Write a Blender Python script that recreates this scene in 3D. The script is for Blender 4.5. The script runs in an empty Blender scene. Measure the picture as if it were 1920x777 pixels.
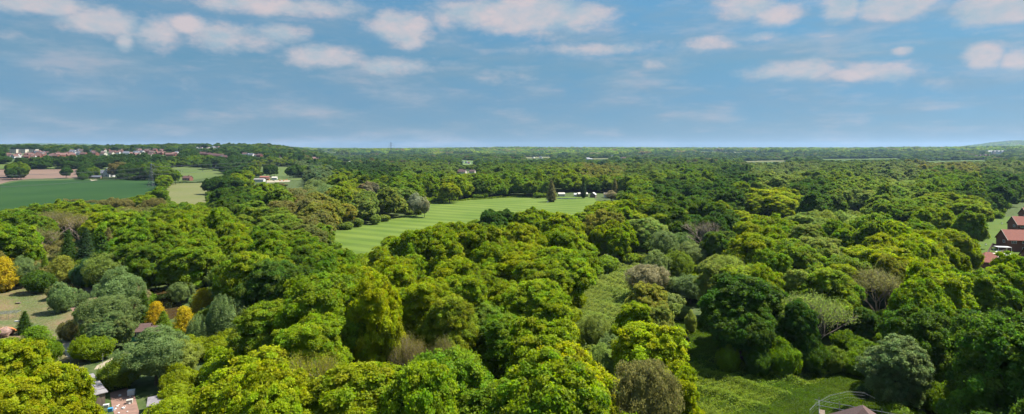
import bpy, bmesh, math, random
import numpy as np
from mathutils import Vector, Matrix
R = math.radians
rs = np.random.RandomState(11)
random.seed(5)
S = bpy.context.scene
COL = S.collection
F = 1066.0; CX = 960.0; HY = 280.0; CZ = 45.0      # focal length and horizon of the 1920 px photograph, drone height

# ------------------------------------------------------------------ terrain
def sst(a, b, x):
    t = np.clip((np.asarray(x, float) - a) / (b - a), 0, 1); return t * t * (3 - 2 * t)
def wob(x, y, s):
    return (np.sin(x / s + 1.3) * np.cos(y / (s * 1.31) + .7) + .5 * np.sin((x + y) / (s * .53) + 2.1) + .35 * np.cos((x - 1.7 * y) / (s * .31)))/1.85
def terr(x, y):
    x = np.asarray(x, float); y = np.asarray(y, float)
    d = np.hypot(x, y); az = np.degrees(np.arctan2(x, y))
    left = sst(-15, -24, az) * sst(-100, -60, az)
    z = left * (sst(1040, 1560, d) * 30 + sst(1560, 2350, d) * 19 - sst(-29, -36, az) * sst(1560, 2350, d) * 7
                - sst(2700, 4200, d) * 22)
    z = z + sst(2400, 5200, d) * (1 - .5 * left) * (24 + 13 * wob(x, y, 760.)) 
    z = z + sst(0, 12, az) * sst(2800, 5200, d) * 6
    z = z + (sst(700, 1500, d) * 3.0 + sst(1300, 2000, d) * 4.5) * wob(x, y, 330.) * (1 - left)
    far = sst(9000, 12500, d)
    z = z + far * (sst(37.5, 41.5, az) * 112 + sst(31, 38, az) * 16 + np.exp(-((az + 10.5) / 2.6) ** 2) * 30 + np.exp(-((az + 39) / 5.5) ** 2) * 85
                   + np.exp(-((az - 2) / 3.5) ** 2) * 12 + 8 * wob(x, y, 1500.))
    return z
def at(px, py, h=0.0):
    """world point where the sight line of a photo pixel meets the terrain (raised by h)"""
    u = (px - CX) / F; v = (py - HY) / F
    D = np.concatenate([np.arange(20, 1000, 1.0), np.geomspace(1000, 15000, 1500)])
    f = CZ - v * D - (terr(u * D, D) + h)
    i = np.argmax(f < 0)
    if f[i] >= 0: i = len(D) - 1
    if i > 0 and f[i-1] != f[i]:
        t = f[i-1] / (f[i-1] - f[i]); d = D[i-1] + (D[i] - D[i-1]) * t
    else: d = D[i]
    return float(u * d), float(d)
def proj(x, y, z):
    return CX + F * x / y, HY + F * (CZ - z) / y

# ------------------------------------------------------------------ materials
def newmat(name):
    m = bpy.data.materials.new(name); m.use_nodes = True
    return m, m.node_tree, m.node_tree.nodes, m.node_tree.links
def surf(name, col, col2=None, scale=3.0, rough=.85, metal=0, bump=0, detail=4, spec=.3, stretch=None):
    m, t, n, l = newmat(name); b = n['Principled BSDF']
    b.inputs['Roughness'].default_value = rough; b.inputs['Metallic'].default_value = metal
    b.inputs['Specular IOR Level'].default_value = spec
    if col2 is None: col2 = tuple(c * .78 for c in col)
    tc = n.new('ShaderNodeTexCoord'); mp = n.new('ShaderNodeMapping'); l.new(tc.outputs['Object'], mp.inputs[0])
    if stretch: mp.inputs['Scale'].default_value = stretch
    ns = n.new('ShaderNodeTexNoise'); ns.inputs['Scale'].default_value = scale; ns.inputs['Detail'].default_value = detail
    l.new(mp.outputs[0], ns.inputs['Vector'])
    r = n.new('ShaderNodeValToRGB'); r.color_ramp.elements[0].position = .35; r.color_ramp.elements[1].position = .65
    r.color_ramp.elements[0].color = (*col, 1); r.color_ramp.elements[1].color = (*col2, 1)
    l.new(ns.outputs[0], r.inputs[0]); l.new(r.outputs[0], b.inputs['Base Color'])
    if bump:
        bp = n.new('ShaderNodeBump'); bp.inputs['Strength'].default_value = bump; bp.inputs['Distance'].default_value = .1
        l.new(ns.outputs[0], bp.inputs['Height']); l.new(bp.outputs[0], b.inputs['Normal'])
    return m
def leafmat(name, inst):
    m, t, n, l = newmat(name); b = n['Principled BSDF']; out = n['Material Output']
    if inst:
        a = n.new('ShaderNodeAttribute'); a.attribute_type = 'INSTANCER'; a.attribute_name = 'tint'; base = a.outputs['Color']
    else:
        a = n.new('ShaderNodeObjectInfo'); base = a.outputs['Color']
    tn = n.new('ShaderNodeAttribute'); tn.attribute_name = 'tone'
    # tone.x brightness, tone.y hue shift
    sp = n.new('ShaderNodeSeparateXYZ'); l.new(tn.outputs['Vector'], sp.inputs[0])
    hs = n.new('ShaderNodeHueSaturation'); l.new(base, hs.inputs['Color'])
    mh = n.new('ShaderNodeMath'); mh.operation = 'MULTIPLY_ADD'; mh.inputs[1].default_value = .05; mh.inputs[2].default_value = .475
    l.new(sp.outputs[1], mh.inputs[0]); l.new(mh.outputs[0], hs.inputs['Hue'])
    mv = n.new('ShaderNodeMath'); mv.operation = 'MULTIPLY_ADD'; mv.inputs[1].default_value = .9; mv.inputs[2].default_value = .55
    l.new(sp.outputs[0], mv.inputs[0]); l.new(mv.outputs[0], hs.inputs['Value'])
    l.new(hs.outputs[0], b.inputs['Base Color'])
    b.inputs['Roughness'].default_value = .6; b.inputs['Specular IOR Level'].default_value = .10
    tr = n.new('ShaderNodeBsdfTranslucent')
    h2 = n.new('ShaderNodeHueSaturation'); h2.inputs['Hue'].default_value = .5; h2.inputs['Value'].default_value = 1.5; h2.inputs['Saturation'].default_value = 1.05
    l.new(hs.outputs[0], h2.inputs['Color']); l.new(h2.outputs[0], tr.inputs[0])
    mx = n.new('ShaderNodeMixShader'); mx.inputs[0].default_value = .5
    l.new(b.outputs[0], mx.inputs[1]); l.new(tr.outputs[0], mx.inputs[2]); l.new(mx.outputs[0], out.inputs[0])
    return m
LEAF = leafmat('leaves', False); LEAFI = leafmat('leaves_wood', True)
BARK = surf('bark', (.13, .10, .07), (.07, .055, .04), 6, .95)
TWIG = surf('twig_bark', (.24, .19, .14), (.16, .12, .09), 6, .95)
MAT = dict(
 roof_red=surf('clay_tiles', (.115, .055, .044), (.08, .045, .038), 1.2, .9, stretch=(1, 1, 4)),
 roof_pink=surf('weathered_red_tiles', (.24, .085, .058), (.17, .062, .045), 1.5, .9, stretch=(1, 1, 5)),
 roof_brown=surf('brown_tiles', (.105, .062, .052), (.07, .045, .04), 2.5, .9, stretch=(1, 1, 5)),
 roof_town=surf('old_red_tiles', (.12, .06, .05), (.09, .05, .043), 1.5, .9),
 roof_grey=surf('slate', (.10, .11, .13), (.07, .075, .09), 1.5, .8),
 felt=surf('roof_felt', (.20, .185, .18), (.15, .135, .135), 1.4, .9),
 felt2=surf('dark_roof_felt', (.17, .15, .16), (.12, .11, .11), 1.6, .9),
 brick=surf('brick_wall', (.19, .075, .048), (.13, .052, .038), 7, .95),
 white=surf('white_render', (.46, .45, .43), (.38, .37, .35), 1.5, .85),
 cream=surf('cream_panel', (.42, .39, .31), (.34, .31, .25), 1.5, .85),
 pvc=surf('white_frames', (.78, .78, .76), (.72, .72, .7), 2, .5),
 glass=surf('window_glass', (.03, .04, .05), (.06, .075, .09), 1.5, .12, spec=.6),
 timber=surf('weathered_timber', (.16, .12, .085), (.10, .075, .055), 4, .9, stretch=(1, 1, .2)),
 greenpaint=surf('green_paint', (.05, .28, .17), (.04, .20, .12), 5, .8),
 steel=surf('galvanised_steel', (.19, .20, .20), (.13, .14, .14), 4, .5, .5),
 pylon=surf('pylon_steel', (.14, .145, .15), (.10, .105, .11), 1, .7, .2),
 cable=surf('cable', (.06, .06, .065), (.05, .05, .05), 1, .6),
 orange=surf('rusty_orange_sheet', (.50, .16, .04), (.38, .11, .03), 2, .8),
 dirt=surf('bare_earth', (.20, .115, .085), (.13, .08, .06), .9, .95, bump=.5, detail=8),
 path=surf('stony_path', (.27, .22, .16), (.17, .15, .09), 1.3, .95, bump=.4, detail=8),
 concrete=surf('concrete', (.42, .40, .37), (.32, .31, .28), 1, .9),
 soil=surf('ploughed_soil', (.125, .078, .052), (.100, .062, .044), .02, .95, stretch=(.25, 3, 1)),
 cow=surf('black_hide', (.02, .018, .016), (.035, .03, .03), 2, .7),
 plastic=surf('blue_plastic', (.05, .22, .40), (.04, .18, .32), 2, .4),
 ball=surf('trampoline_mat', (.05, .05, .06), (.07, .07, .08), 2, .7),
)
def fieldmat(name, a, b, c, stripe=None, ang=0, scale=.05, fine=1.2, amt=.5):
    """grass or crop: broad patches, fine grain, optional mowing stripes running across the field"""
    m, t, n, l = newmat(name); bs = n['Principled BSDF']; bs.inputs['Roughness'].default_value = .9; bs.inputs['Specular IOR Level'].default_value = .1
    tc = n.new('ShaderNodeTexCoord'); g = n.new('ShaderNodeNewGeometry')
    n1 = n.new('ShaderNodeTexNoise'); n1.inputs['Scale'].default_value = scale; n1.inputs['Detail'].default_value = 6
    l.new(g.outputs['Position'], n1.inputs['Vector'])
    n2 = n.new('ShaderNodeTexNoise'); n2.inputs['Scale'].default_value = fine; n2.inputs['Detail'].default_value = 8; n2.inputs['Roughness'].default_value = .7
    l.new(g.outputs['Position'], n2.inputs['Vector'])
    r1 = n.new('ShaderNodeValToRGB'); e = r1.color_ramp.elements
    e[0].position = .38; e[1].position = .62; e[0].color = (*a, 1); e[1].color = (*b, 1); l.new(n1.outputs[0], r1.inputs[0])
    mx = n.new('ShaderNodeMixRGB'); mx.inputs[2].default_value = (*c, 1)
    r2 = n.new('ShaderNodeValToRGB'); r2.color_ramp.elements[0].position = .5; r2.color_ramp.elements[1].position = .72
    r2.color_ramp.elements[1].color = (amt, amt, amt, 1)
    l.new(n2.outputs[0], r2.inputs[0]); l.new(r2.outputs[0], mx.inputs[0]); l.new(r1.outputs[0], mx.inputs[1])
    col = mx.outputs[0]
    if stripe:
        mp = n.new('ShaderNodeMapping'); mp.inputs['Rotation'].default_value = (0, 0, ang)
        l.new(g.outputs['Position'], mp.inputs[0])
        w = n.new('ShaderNodeTexWave'); w.inputs['Scale'].default_value = stripe; w.inputs['Distortion'].default_value = 2.2; w.inputs['Detail'].default_value = 2
        w.inputs['Detail Scale'].default_value = .3
        l.new(mp.outputs[0], w.inputs['Vector'])
        r3 = n.new('ShaderNodeValToRGB'); r3.color_ramp.elements[0].position = .3; r3.color_ramp.elements[1].position = .7
        r3.color_ramp.elements[0].color = (.84, .86, .85, 1); r3.color_ramp.elements[1].color = (1.14, 1.10, 1.10, 1)
        l.new(w.outputs['Fac'], r3.inputs[0])
        mm = n.new('ShaderNodeMixRGB'); mm.blend_type = 'MULTIPLY'; mm.inputs[0].default_value = 1
        l.new(col, mm.inputs[1]); l.new(r3.outputs[0], mm.inputs[2]); col = mm.outputs[0]
    l.new(col, bs.inputs['Base Color'])
    bp = n.new('ShaderNodeBump'); bp.inputs['Strength'].default_value = .6; bp.inputs['Distance'].default_value = .25
    l.new(n2.outputs[0], bp.inputs['Height']); l.new(bp.outputs[0], bs.inputs['Normal'])
    return m
FM = dict(
 ground=fieldmat('woodland_floor', (.030, .040, .014), (.045, .055, .02), (.05, .045, .02), scale=.02, fine=.8),
 mown=fieldmat('mown_grass', (.060, .098, .012), (.080, .116, .017), (.11, .14, .03), stripe=.022, ang=R(-62), scale=.03, amt=.35),
 crop=fieldmat('young_crop', (.010, .034, .005), (.016, .043, .007), (.026, .046, .010), scale=.012, fine=.3, amt=.3),
 pasture=fieldmat('pasture', (.052, .078, .016), (.068, .088, .022), (.085, .09, .03), scale=.01, fine=.3, amt=.3),
 tan=fieldmat('dry_grass', (.10, .10, .038), (.085, .095, .028), (.16, .135, .07), scale=.015, fine=.3, amt=.4),
 rough=fieldmat('rough_grass', (.030, .055, .006), (.05, .08, .008), (.06, .075, .015), scale=.16, fine=1.6, amt=.45),
 lawn=fieldmat('garden_lawn', (.125, .085, .045), (.05, .075, .018), (.21, .21, .15), scale=.10, fine=1.3, amt=.55),
 yard=fieldmat('yard_lawn', (.045, .08, .008), (.06, .09, .010), (.09, .10, .02), scale=.1, fine=1.0, amt=.35),
)
# ------------------------------------------------------------------ object helpers
def link(name, me, mat=None, parent=None):
    o = bpy.data.objects.new(name, me); COL.objects.link(o)
    if mat is not None and me is not None and not me.materials: me.materials.append(mat)
    if parent is not None: o.parent = parent
    return o
def tag(o, label=None, cat=None, group=None, kind=None):
    if label: o['label'] = label
    if cat: o['category'] = cat
    if group: o['group'] = group
    if kind: o['kind'] = kind
    return o
def empty(name, loc, rz=0, scale=(1, 1, 1)):
    o = bpy.data.objects.new(name, None); COL.objects.link(o); o.location = loc; o.rotation_euler = (0, 0, rz); o.scale = scale
    o.empty_display_size = .5
    return o
class MB:
    def __init__(s): s.v = []; s.f = []
    def poly(s, pts): i = len(s.v); s.v += [tuple(p) for p in pts]; s.f.append(tuple(range(i, i + len(pts)))); return s
    def box(s, x0, x1, y0, y1, z0, z1, M=None):
        c = [(x0, y0, z0), (x1, y0, z0), (x1, y1, z0), (x0, y1, z0), (x0, y0, z1), (x1, y0, z1), (x1, y1, z1), (x0, y1, z1)]
        if M is not None: c = [tuple(M @ Vector(p)) for p in c]
        i = len(s.v); s.v += c
        s.f += [tuple(i + k for k in q) for q in ((0, 3, 2, 1), (4, 5, 6, 7), (0, 1, 5, 4), (1, 2, 6, 5), (2, 3, 7, 6), (3, 0, 4, 7))]; return s
    def tube(s, pts, rad, n=6, cap=True):
        pts = [Vector(p) for p in pts]; rad = rad if hasattr(rad, '__len__') else [rad] * len(pts)
        base = len(s.v)
        for k, p in enumerate(pts):
            d = (pts[min(k + 1, len(pts) - 1)] - pts[max(k - 1, 0)]).normalized()
            a = d.orthogonal().normalized(); b = d.cross(a)
            for j in range(n):
                t = 2 * math.pi * j / n
                s.v.append(tuple(p + (a * math.cos(t) + b * math.sin(t)) * rad[k]))
        for k in range(len(pts) - 1):
            for j in range(n):
                q = base + k * n; s.f.append((q + j, q + (j + 1) % n, q + n + (j + 1) % n, q + n + j))
        if cap:
            s.f.append(tuple(base + j for j in range(n))[::-1]); q = base + (len(pts) - 1) * n; s.f.append(tuple(q + j for j in range(n)))
        return s
    def mesh(s, name):
        me = bpy.data.meshes.new(name); me.from_pydata(s.v, [], s.f); me.update(); return me
    def build(s, name, mat, parent=None): return link(name, s.mesh(name), mat, parent)

def npmesh(name, V, quads, tone=None):
    me = bpy.data.meshes.new(name)
    nv = len(V); nf = len(quads)
    me.vertices.add(nv); me.vertices.foreach_set('co', V.astype(np.float32).ravel())
    me.loops.add(nf * 4); me.loops.foreach_set('vertex_index', quads.astype(np.int32).ravel())
    me.polygons.add(nf); me.polygons.foreach_set('loop_start', np.arange(0, nf * 4, 4, dtype=np.int32))
    if tone is not None:
        a = me.attributes.new('tone', 'FLOAT_VECTOR', 'POINT'); a.data.foreach_set('vector', tone.astype(np.float32).ravel())
    me.update(calc_edges=True)
    return me
def norm(a): return a / (np.linalg.norm(a, axis=1, keepdims=True) + 1e-9)
def leaf_quads(P, N, size, tone, rg, aspect=.7):
    """one small leaf spray per point: a quad facing N"""
    n = len(P); t = norm(np.cross(N, norm(rg.randn(n, 3)))); b = np.cross(N, t)
    s = (size * rg.uniform(.6, 1.35, n))[:, None]
    a = t * s * .5; c = b * s * .5 * aspect; bend = N * s * .12
    V = np.stack([P - a - bend, P - c * 1.0, P + a - bend, P + c], 1).reshape(-1, 3)
    q = np.arange(n * 4).reshape(-1, 4)
    T = np.repeat(tone, 4, 0)
    return V, q, T

# ------------------------------------------------------------------ crowns
def lobes(rg, Rr, Hc, zc, n, lr=(.27, .46)):
    """big rounded boughs of the crown"""
    L = [(np.array([0, 0, zc + Hc * .02]), Rr * .84, Hc * .465)]
    for k in range(n):
        a = 2 * math.pi * (k + rg.uniform(-.3, .3)) / n
        el = rg.uniform(-.1, 1.15) if k % 2 else rg.uniform(-.55, .35)
        r = Rr * rg.uniform(*lr)
        rad = (Rr - r * .75) * math.cos(el) * rg.uniform(.9, 1.12)
        L.append((np.array([math.cos(a) * rad, math.sin(a) * rad, zc + math.sin(el) * (Hc * .5 - r * .55)]), r, r * rg.uniform(.85, 1.05)))
    return L
def crown(name, seed, kind='oak', Rr=6., Hc=11., zc=9., leaf=.34, nlobe=9, prad=(.75, 1.35), density=1.0, jit=.55, mat=None, flat=.0):
    rg = np.random.RandomState(seed)
    L = lobes(rg, Rr, Hc, zc, nlobe)
    PC = []; PR = []
    for c, r, rz in L:
        m = prad[0] * .5 + prad[1] * .5
        cnt = int(max(8, 4 * math.pi * r * (r + rz) * .5 / (math.pi * m * m) * 1.15))
        D = norm(rg.randn(cnt * 2, 3)); D = D[D[:, 2] > -.72][:cnt]
        pr = rg.uniform(prad[0], prad[1], len(D)) * (.75 + .5 * rg.rand(len(D)))
        P = c + D * np.array([r, r, rz]) * (1 - .25 * rg.rand(len(D), 1)**2)
        PC.append(P); PR.append(pr)
    PC = np.concatenate(PC); PR = np.concatenate(PR)
    keep = np.ones(len(PC), bool)
    for c, r, rz in L:                                 # drop clumps buried inside another bough
        q = (PC - c) / np.array([r, r, rz]); keep &= (np.linalg.norm(q, axis=1) > .72)
    PC = PC[keep]; PR = PR[keep]
    ctr = np.array([0, 0, zc - Hc * .15])
    out = norm(PC - ctr)
    per = (2.2 * math.pi * PR**2 * 2.0 / (leaf * leaf * .45) * density).astype(int)
    idx = np.repeat(np.arange(len(PC)), per); n = len(idx)
    D = norm(norm(rg.randn(n, 3)) + .75 * out[idx] + np.array([0, 0, .35]))
    rr = PR[idx][:, None] * (1 - .55 * rg.rand(n, 1)**2.2)
    rr *= 1 + .16 * np.sin(D[:, :1] * 9 + idx[:, None]) * np.cos(D[:, 1:2] * 8 + idx[:, None] * 2)   # small knobbly sprays
    stray = rg.rand(n, 1) < .16; rr = np.where(stray, rr * (1.05 + .4 * rg.rand(n, 1)), rr)          # loose sprays breaking the outline
    P = PC[idx] + D * rr * np.array([1, 1, .85])
    N = norm(D + jit * rg.randn(n, 3) + np.array([0, 0, .25]))
    pt = np.clip(.5 + .17 * rg.randn(len(PC)), 0, 1); ph = np.clip(.5 + .28 * rg.randn(len(PC)), 0, 1)
    tone = np.stack([np.clip(pt[idx] + .14 * rg.randn(n), 0, 1), np.clip(ph[idx] + .15 * rg.randn(n), 0, 1), np.zeros(n)], 1)
    V, q, T = leaf_quads(P, N, leaf, tone, rg)
    # inner leaf mass so the crown is not see-through
    m = int(n * .10)
    c_i = rg.randint(0, len(L), m); LC = np.array([l[0] for l in L]); LR = np.array([[l[1], l[1], l[2]] for l in L])
    D2 = norm(rg.randn(m, 3)); P2 = LC[c_i] + D2 * LR[c_i] * .74
    V2, q2, T2 = leaf_quads(P2, norm(D2 + .3 * rg.randn(m, 3)), leaf * 2.6, np.full((m, 3), .55), rg, 1.0)
    V = np.concatenate([V, V2]); T = np.concatenate([T, T2]); q = np.concatenate([q, q2 + len(q) * 4])
    me = npmesh(name, V, q, T); me.materials.append(mat or LEAF)
    return me
def soft_crown(name, seed, Rr=5., Hc=10., zc=7., leaf=.26, n=15000, mat=None, spires=0, knob=.16, up=.2, wisps=60):
    """fine, feathery crown (willow, ash, birch): many small soft sprays over an uneven dome; spires gives upright poplar plumes"""
    rg = np.random.RandomState(seed)
    k = 150 if not spires else spires
    if spires:
        A = rg.uniform(0, 2 * math.pi, k); rad = np.sqrt(rg.rand(k)) * Rr * .85
        base = zc - Hc * .5; top = zc + Hc * .5 * (1 - .55 * (rad / Rr)**2) + rg.uniform(-.6, .6, k)
        i = rg.randint(0, k, n); t = rg.rand(n)**.7
        z = base + (top[i] - base) * t; w = .75 * (1 - t**3) + .12
        th = rg.uniform(0, 2 * math.pi, n)
        P = np.stack([np.cos(A[i]) * rad[i] + np.cos(th) * w, np.sin(A[i]) * rad[i] + np.sin(th) * w, z], 1)
        D = np.stack([np.cos(th), np.sin(th), .5 + 0 * th], 1)
        pt = np.clip(.5 + .15 * rg.randn(k), 0, 1)[i]
    else:
        D0 = norm(rg.randn(k * 2, 3)); D0 = D0[D0[:, 2] > -.6][:k]; k = len(D0)
        lump = 1 + knob * (np.sin(D0[:, 0] * 4 + seed) + np.cos(D0[:, 1] * 5 + seed * 2) + np.sin(D0[:, 2] * 6)) * .6
        rr = rg.uniform(.5, 1.15, k) * Rr / 5.
        C = D0 * lump[:, None] * np.array([Rr - .7, Rr - .7, Hc * .5 - .5]) + np.array([0, 0, zc])
        i = rg.randint(0, k, n)
        D = norm(norm(rg.randn(n, 3)) + .9 * D0[i])
        P = C[i] + D * (rr[i] * (1.15 - .8 * rg.rand(n)**1.5))[:, None]
        pt = np.clip(.5 + .13 * rg.randn(k), 0, 1)[i]
    N = norm(norm(D) + .8 * rg.randn(n, 3) + np.array([0, 0, up]))
    tone = np.stack([np.clip(pt + .13 * rg.randn(n), 0, 1), np.clip(.5 + .2 * rg.randn(n), 0, 1), np.zeros(n)], 1)
    V, q, T = leaf_quads(P, N, leaf, tone, rg, .55)
    m = int(n * .07); D2 = norm(rg.randn(m, 3)); P2 = D2 * np.array([Rr * .74, Rr * .74, Hc * .37]) * (.97 + .06 * rg.rand(m, 1)) + np.array([0, 0, zc - (.8 if spires else 0)])
    V2, q2, T2 = leaf_quads(P2, norm(D2 + .3 * rg.randn(m, 3)), leaf * 3.2, np.full((m, 3), .55), rg, 1.)
    me = npmesh(name, np.concatenate([V, V2]), np.concatenate([q, q2 + len(q) * 4]), np.concatenate([T, T2])); me.materials.append(mat or LEAF)
    return me
def conifer_crown(name, seed, Rr=3., H=14., leaf=.24, n=14000, power=.8, mat=None, whorl=16, droop=.25, body=.72):
    rg = np.random.RandomState(seed)
    nb = whorl * 13; tz = np.sort(rg.rand(nb)); A = np.arange(nb) * 2.4 + rg.uniform(-.3, .3, nb)
    prof = lambda t: np.clip((1 - t), 0, 1)**power * np.clip(.55 + t * 4, 0, 1)
    Lb = Rr * prof(tz) * rg.uniform(.8, 1.12, nb) + .15
    w = Lb / Lb.sum(); i = rg.choice(nb, n, p=w); s = rg.rand(n)**.55
    wd = .22 + .55 * (1 - s) * np.minimum(Lb[i], 2) * .35
    off = rg.randn(n, 3) * np.stack([wd, wd, wd * .45], 1)
    P = np.stack([np.cos(A[i]) * Lb[i] * s, np.sin(A[i]) * Lb[i] * s, .6 + tz[i] * (H - .8) - droop * s * Lb[i] + .25 * Lb[i] * s * s], 1) + off
    D = np.stack([np.cos(A[i]), np.sin(A[i]), .8 + 0 * s], 1)
    N = norm(norm(D) + .6 * rg.randn(n, 3))
    pt = np.clip(.5 + .16 * rg.randn(nb), 0, 1)[i]
    tone = np.stack([np.clip(pt + .12 * rg.randn(n) + .1 * (s - .6), 0, 1), np.clip(.5 + .2 * rg.randn(n), 0, 1), np.zeros(n)], 1)
    V, q, T = leaf_quads(P, N, leaf, tone, rg, .6)
    m = int(n * .08); t2 = rg.rand(m); a2 = rg.uniform(0, 6.283, m); r2 = Rr * prof(t2) * body
    P2 = np.stack([np.cos(a2) * r2, np.sin(a2) * r2, .5 + t2 * (H - 1.2)], 1)
    V2, q2, T2 = leaf_quads(P2, norm(np.stack([np.cos(a2), np.sin(a2), .4 + 0 * a2], 1) + .3 * rg.randn(m, 3)), leaf * 3, np.full((m, 3), .3), rg, 1.)
    me = npmesh(name, np.concatenate([V, V2]), np.concatenate([q, q2 + len(q) * 4]), np.concatenate([T, T2])); me.materials.append(mat or LEAF)
    return me
def branching(seed, Rr, H, z0, lev=4, first=6, spread=.75):
    """recursive limbs; returns list of (p0, p1, r0, r1) and the tips"""
    rg = random.Random(seed); segs = []; tips = []
    def grow(p, d, ln, r, l):
        q = p
        for s in range(2):
            nq = q + d * ln * .5; segs.append((q, nq, r * (1 - .2 * s), r * (.8 - .2 * s))); q = nq
            d = (d + Vector((rg.uniform(-1, 1), rg.uniform(-1, 1), rg.uniform(-.3, .7))) * .18).normalized()
        if l <= 1: tips.append((q, d))
        if l == 0: return
        for k in range(rg.choice((2, 3, 3))):
            a = rg.uniform(0, 6.28); nd = (d + Vector((math.cos(a), math.sin(a), rg.uniform(-.1, .5))) * spread).normalized()
            grow(q, nd, ln * rg.uniform(.6, .85), r * .58, l - 1)
    segs.append((Vector((0, 0, 0)), Vector((0, 0, z0)), .34, .26))
    for k in range(first):
        a = 6.28 * k / first + rg.uniform(-.3, .3)
        grow(Vector((0, 0, z0 * rg.uniform(.6, 1.))), Vector((math.cos(a) * .7, math.sin(a) * .7, rg.uniform(.7, 1.3))).normalized(), H * .24, .15, lev)
    return segs, tips
def twig_mesh(name, segs, mat, mn=0.0):
    b = MB()
    for p, q, r0, r1 in segs: b.tube([p, q], [max(r0, mn), max(r1, mn)], 4 if r0 > .08 else 3, False)
    me = b.mesh(name); me.materials.append(mat); return me
def sparse_leaves(name, seed, tips, leaf, per, sd, mat=None):
    rg = np.random.RandomState(seed); P0 = np.array([t[0][:] for t in tips]); n = len(P0) * per
    i = rg.randint(0, len(P0), n); P = P0[i] + rg.randn(n, 3) * sd
    tone = np.stack([np.clip(.5 + .2 * rg.randn(n), 0, 1), np.clip(.5 + .25 * rg.randn(n), 0, 1), np.zeros(n)], 1)
    V, q, T = leaf_quads(P, norm(rg.randn(n, 3) + np.array([0, 0, .7])), leaf, tone, rg, .7)
    me = npmesh(name, V, q, T); me.materials.append(mat or LEAF); return me
def trunk_mesh(name, seed, H, r=.32, limbs=6, top=.72, reach=3.5):
    rg = random.Random(seed); b = MB()
    pts = [Vector((rg.uniform(-.12, .12) * k, rg.uniform(-.12, .12) * k, H * top * k / 5 - (.3 if k == 0 else 0))) for k in range(6)]
    b.tube(pts, [r * (1.35 if k == 0 else 1 - k * .15) for k in range(6)], 8)
    for k in range(limbs):
        a = 6.28 * k / limbs + rg.uniform(-.3, .3); p = pts[2 + k % 3]
        e = p + Vector((math.cos(a) * reach, math.sin(a) * reach, rg.uniform(1.2, 3.2)))
        b.tube([p, p.lerp(e, .5) + Vector((0, 0, -.2)), e], [r * .5, r * .36, r * .16], 5)
    me = b.mesh(name); me.materials.append(BARK); return me

SP = {}   # kind -> dict(R, H, variants [(trunk, crown)])
SP['oak'] = dict(R=6.6, H=16., v=[])
for k in range(7):
    SP['oak']['v'].append((trunk_mesh('trunk', k, 16), crown('oak_crown', 100 + k, Rr=6. + .3 * (k % 3), Hc=14, zc=8.3, nlobe=9 + k % 4, leaf=.30 + .02 * (k % 3), prad=(.45, 1.05), jit=.72)))
SP['fine'] = dict(R=6.2, H=16., v=[])         # finer knobbly crowns
for k in range(4):
    SP['fine']['v'].append((trunk_mesh('trunk', 20 + k, 16), crown('fine_crown', 200 + k, Rr=5.8, Hc=14, zc=8.2, nlobe=12, leaf=.25, prad=(.45, .85), density=.75, jit=.7)))
SP['soft'] = dict(R=5.2, H=12.2, v=[])
for k in range(4):
    SP['soft']['v'].append((trunk_mesh('trunk', 40 + k, 12, .24, 5, .6, 2.6), soft_crown('soft_crown', 300 + k, Hc=11, zc=6.6, n=20000)))
SP['poplar'] = dict(R=3.4, H=13., v=[])
for k in range(2):
    SP['poplar']['v'].append((trunk_mesh('trunk', 50 + k, 13, .2, 4, .7, 1.2), soft_crown('plume_crown', 320 + k, Rr=3.4, Hc=11.5, zc=7., spires=34, n=14000, leaf=.24)))
SP['conifer'] = dict(R=3.2, H=14., v=[(trunk_mesh('trunk', 60 + k, 14, .22, 0, .9), conifer_crown('needle_crown', 400 + k)) for k in range(3)])
SP['cypress'] = dict(R=3.2, H=8., v=[(trunk_mesh('trunk', 70 + k, 8, .2, 0, .8), conifer_crown('scale_leaf_crown', 420 + k, Rr=3.2, H=8., power=.48, droop=-.25, leaf=.26, n=12000)) for k in range(2)])
SP['bush'] = dict(R=3., H=4., v=[(trunk_mesh('stem', 80 + k, 4, .1, 3, .5, .9), soft_crown('bush_crown', 440 + k, Rr=3., Hc=4.4, zc=1.9, n=9000, leaf=.22)) for k in range(3)])
sp = []
for k in range(2):
    sg, tp = branching(7 + k, 5, 18, 2.4, first=9)
    sp.append((twig_mesh('branches', sg, TWIG, .035), sparse_leaves('sparse_crown', 500 + k, tp, .25, 17 if k == 0 else 13, .55)))
SP['sparse'] = dict(R=7.2, H=18.5, v=sp)
sg, tp = branching(31, 5, 15, 5, spread=.65)
SP['bare'] = dict(R=6., H=16., v=[(twig_mesh('branches', sg, TWIG, .05), sparse_leaves('bud_crown', 520, tp, .14, 7, .35))])

# ------------------------------------------------------------------ colours (linear albedo)
C = dict(Y=(.228, .268, .006), L=(.172, .228, .008), G=(.124, .192, .010), M=(.142, .198, .020), D=(.054, .106, .011), B=(.070, .128, .036),
         O=(.175, .220, .040), S=(.138, .188, .056), N=(.165, .150, .042), P=(.210, .185, .090), W=(.215, .225, .125), A=(.37, .285, .012), K=(.034, .065, .017), T=(.215, .215, .028))
CN = dict(Y='yellow-green', L='light green', G='mid green', M='soft green', D='dark green', B='bluish green', O='pale olive', S='silver-green',
          N='brownish', P='pinkish brown', W='whitish', A='golden yellow', K='blackish green', T='yellowish')
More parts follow.
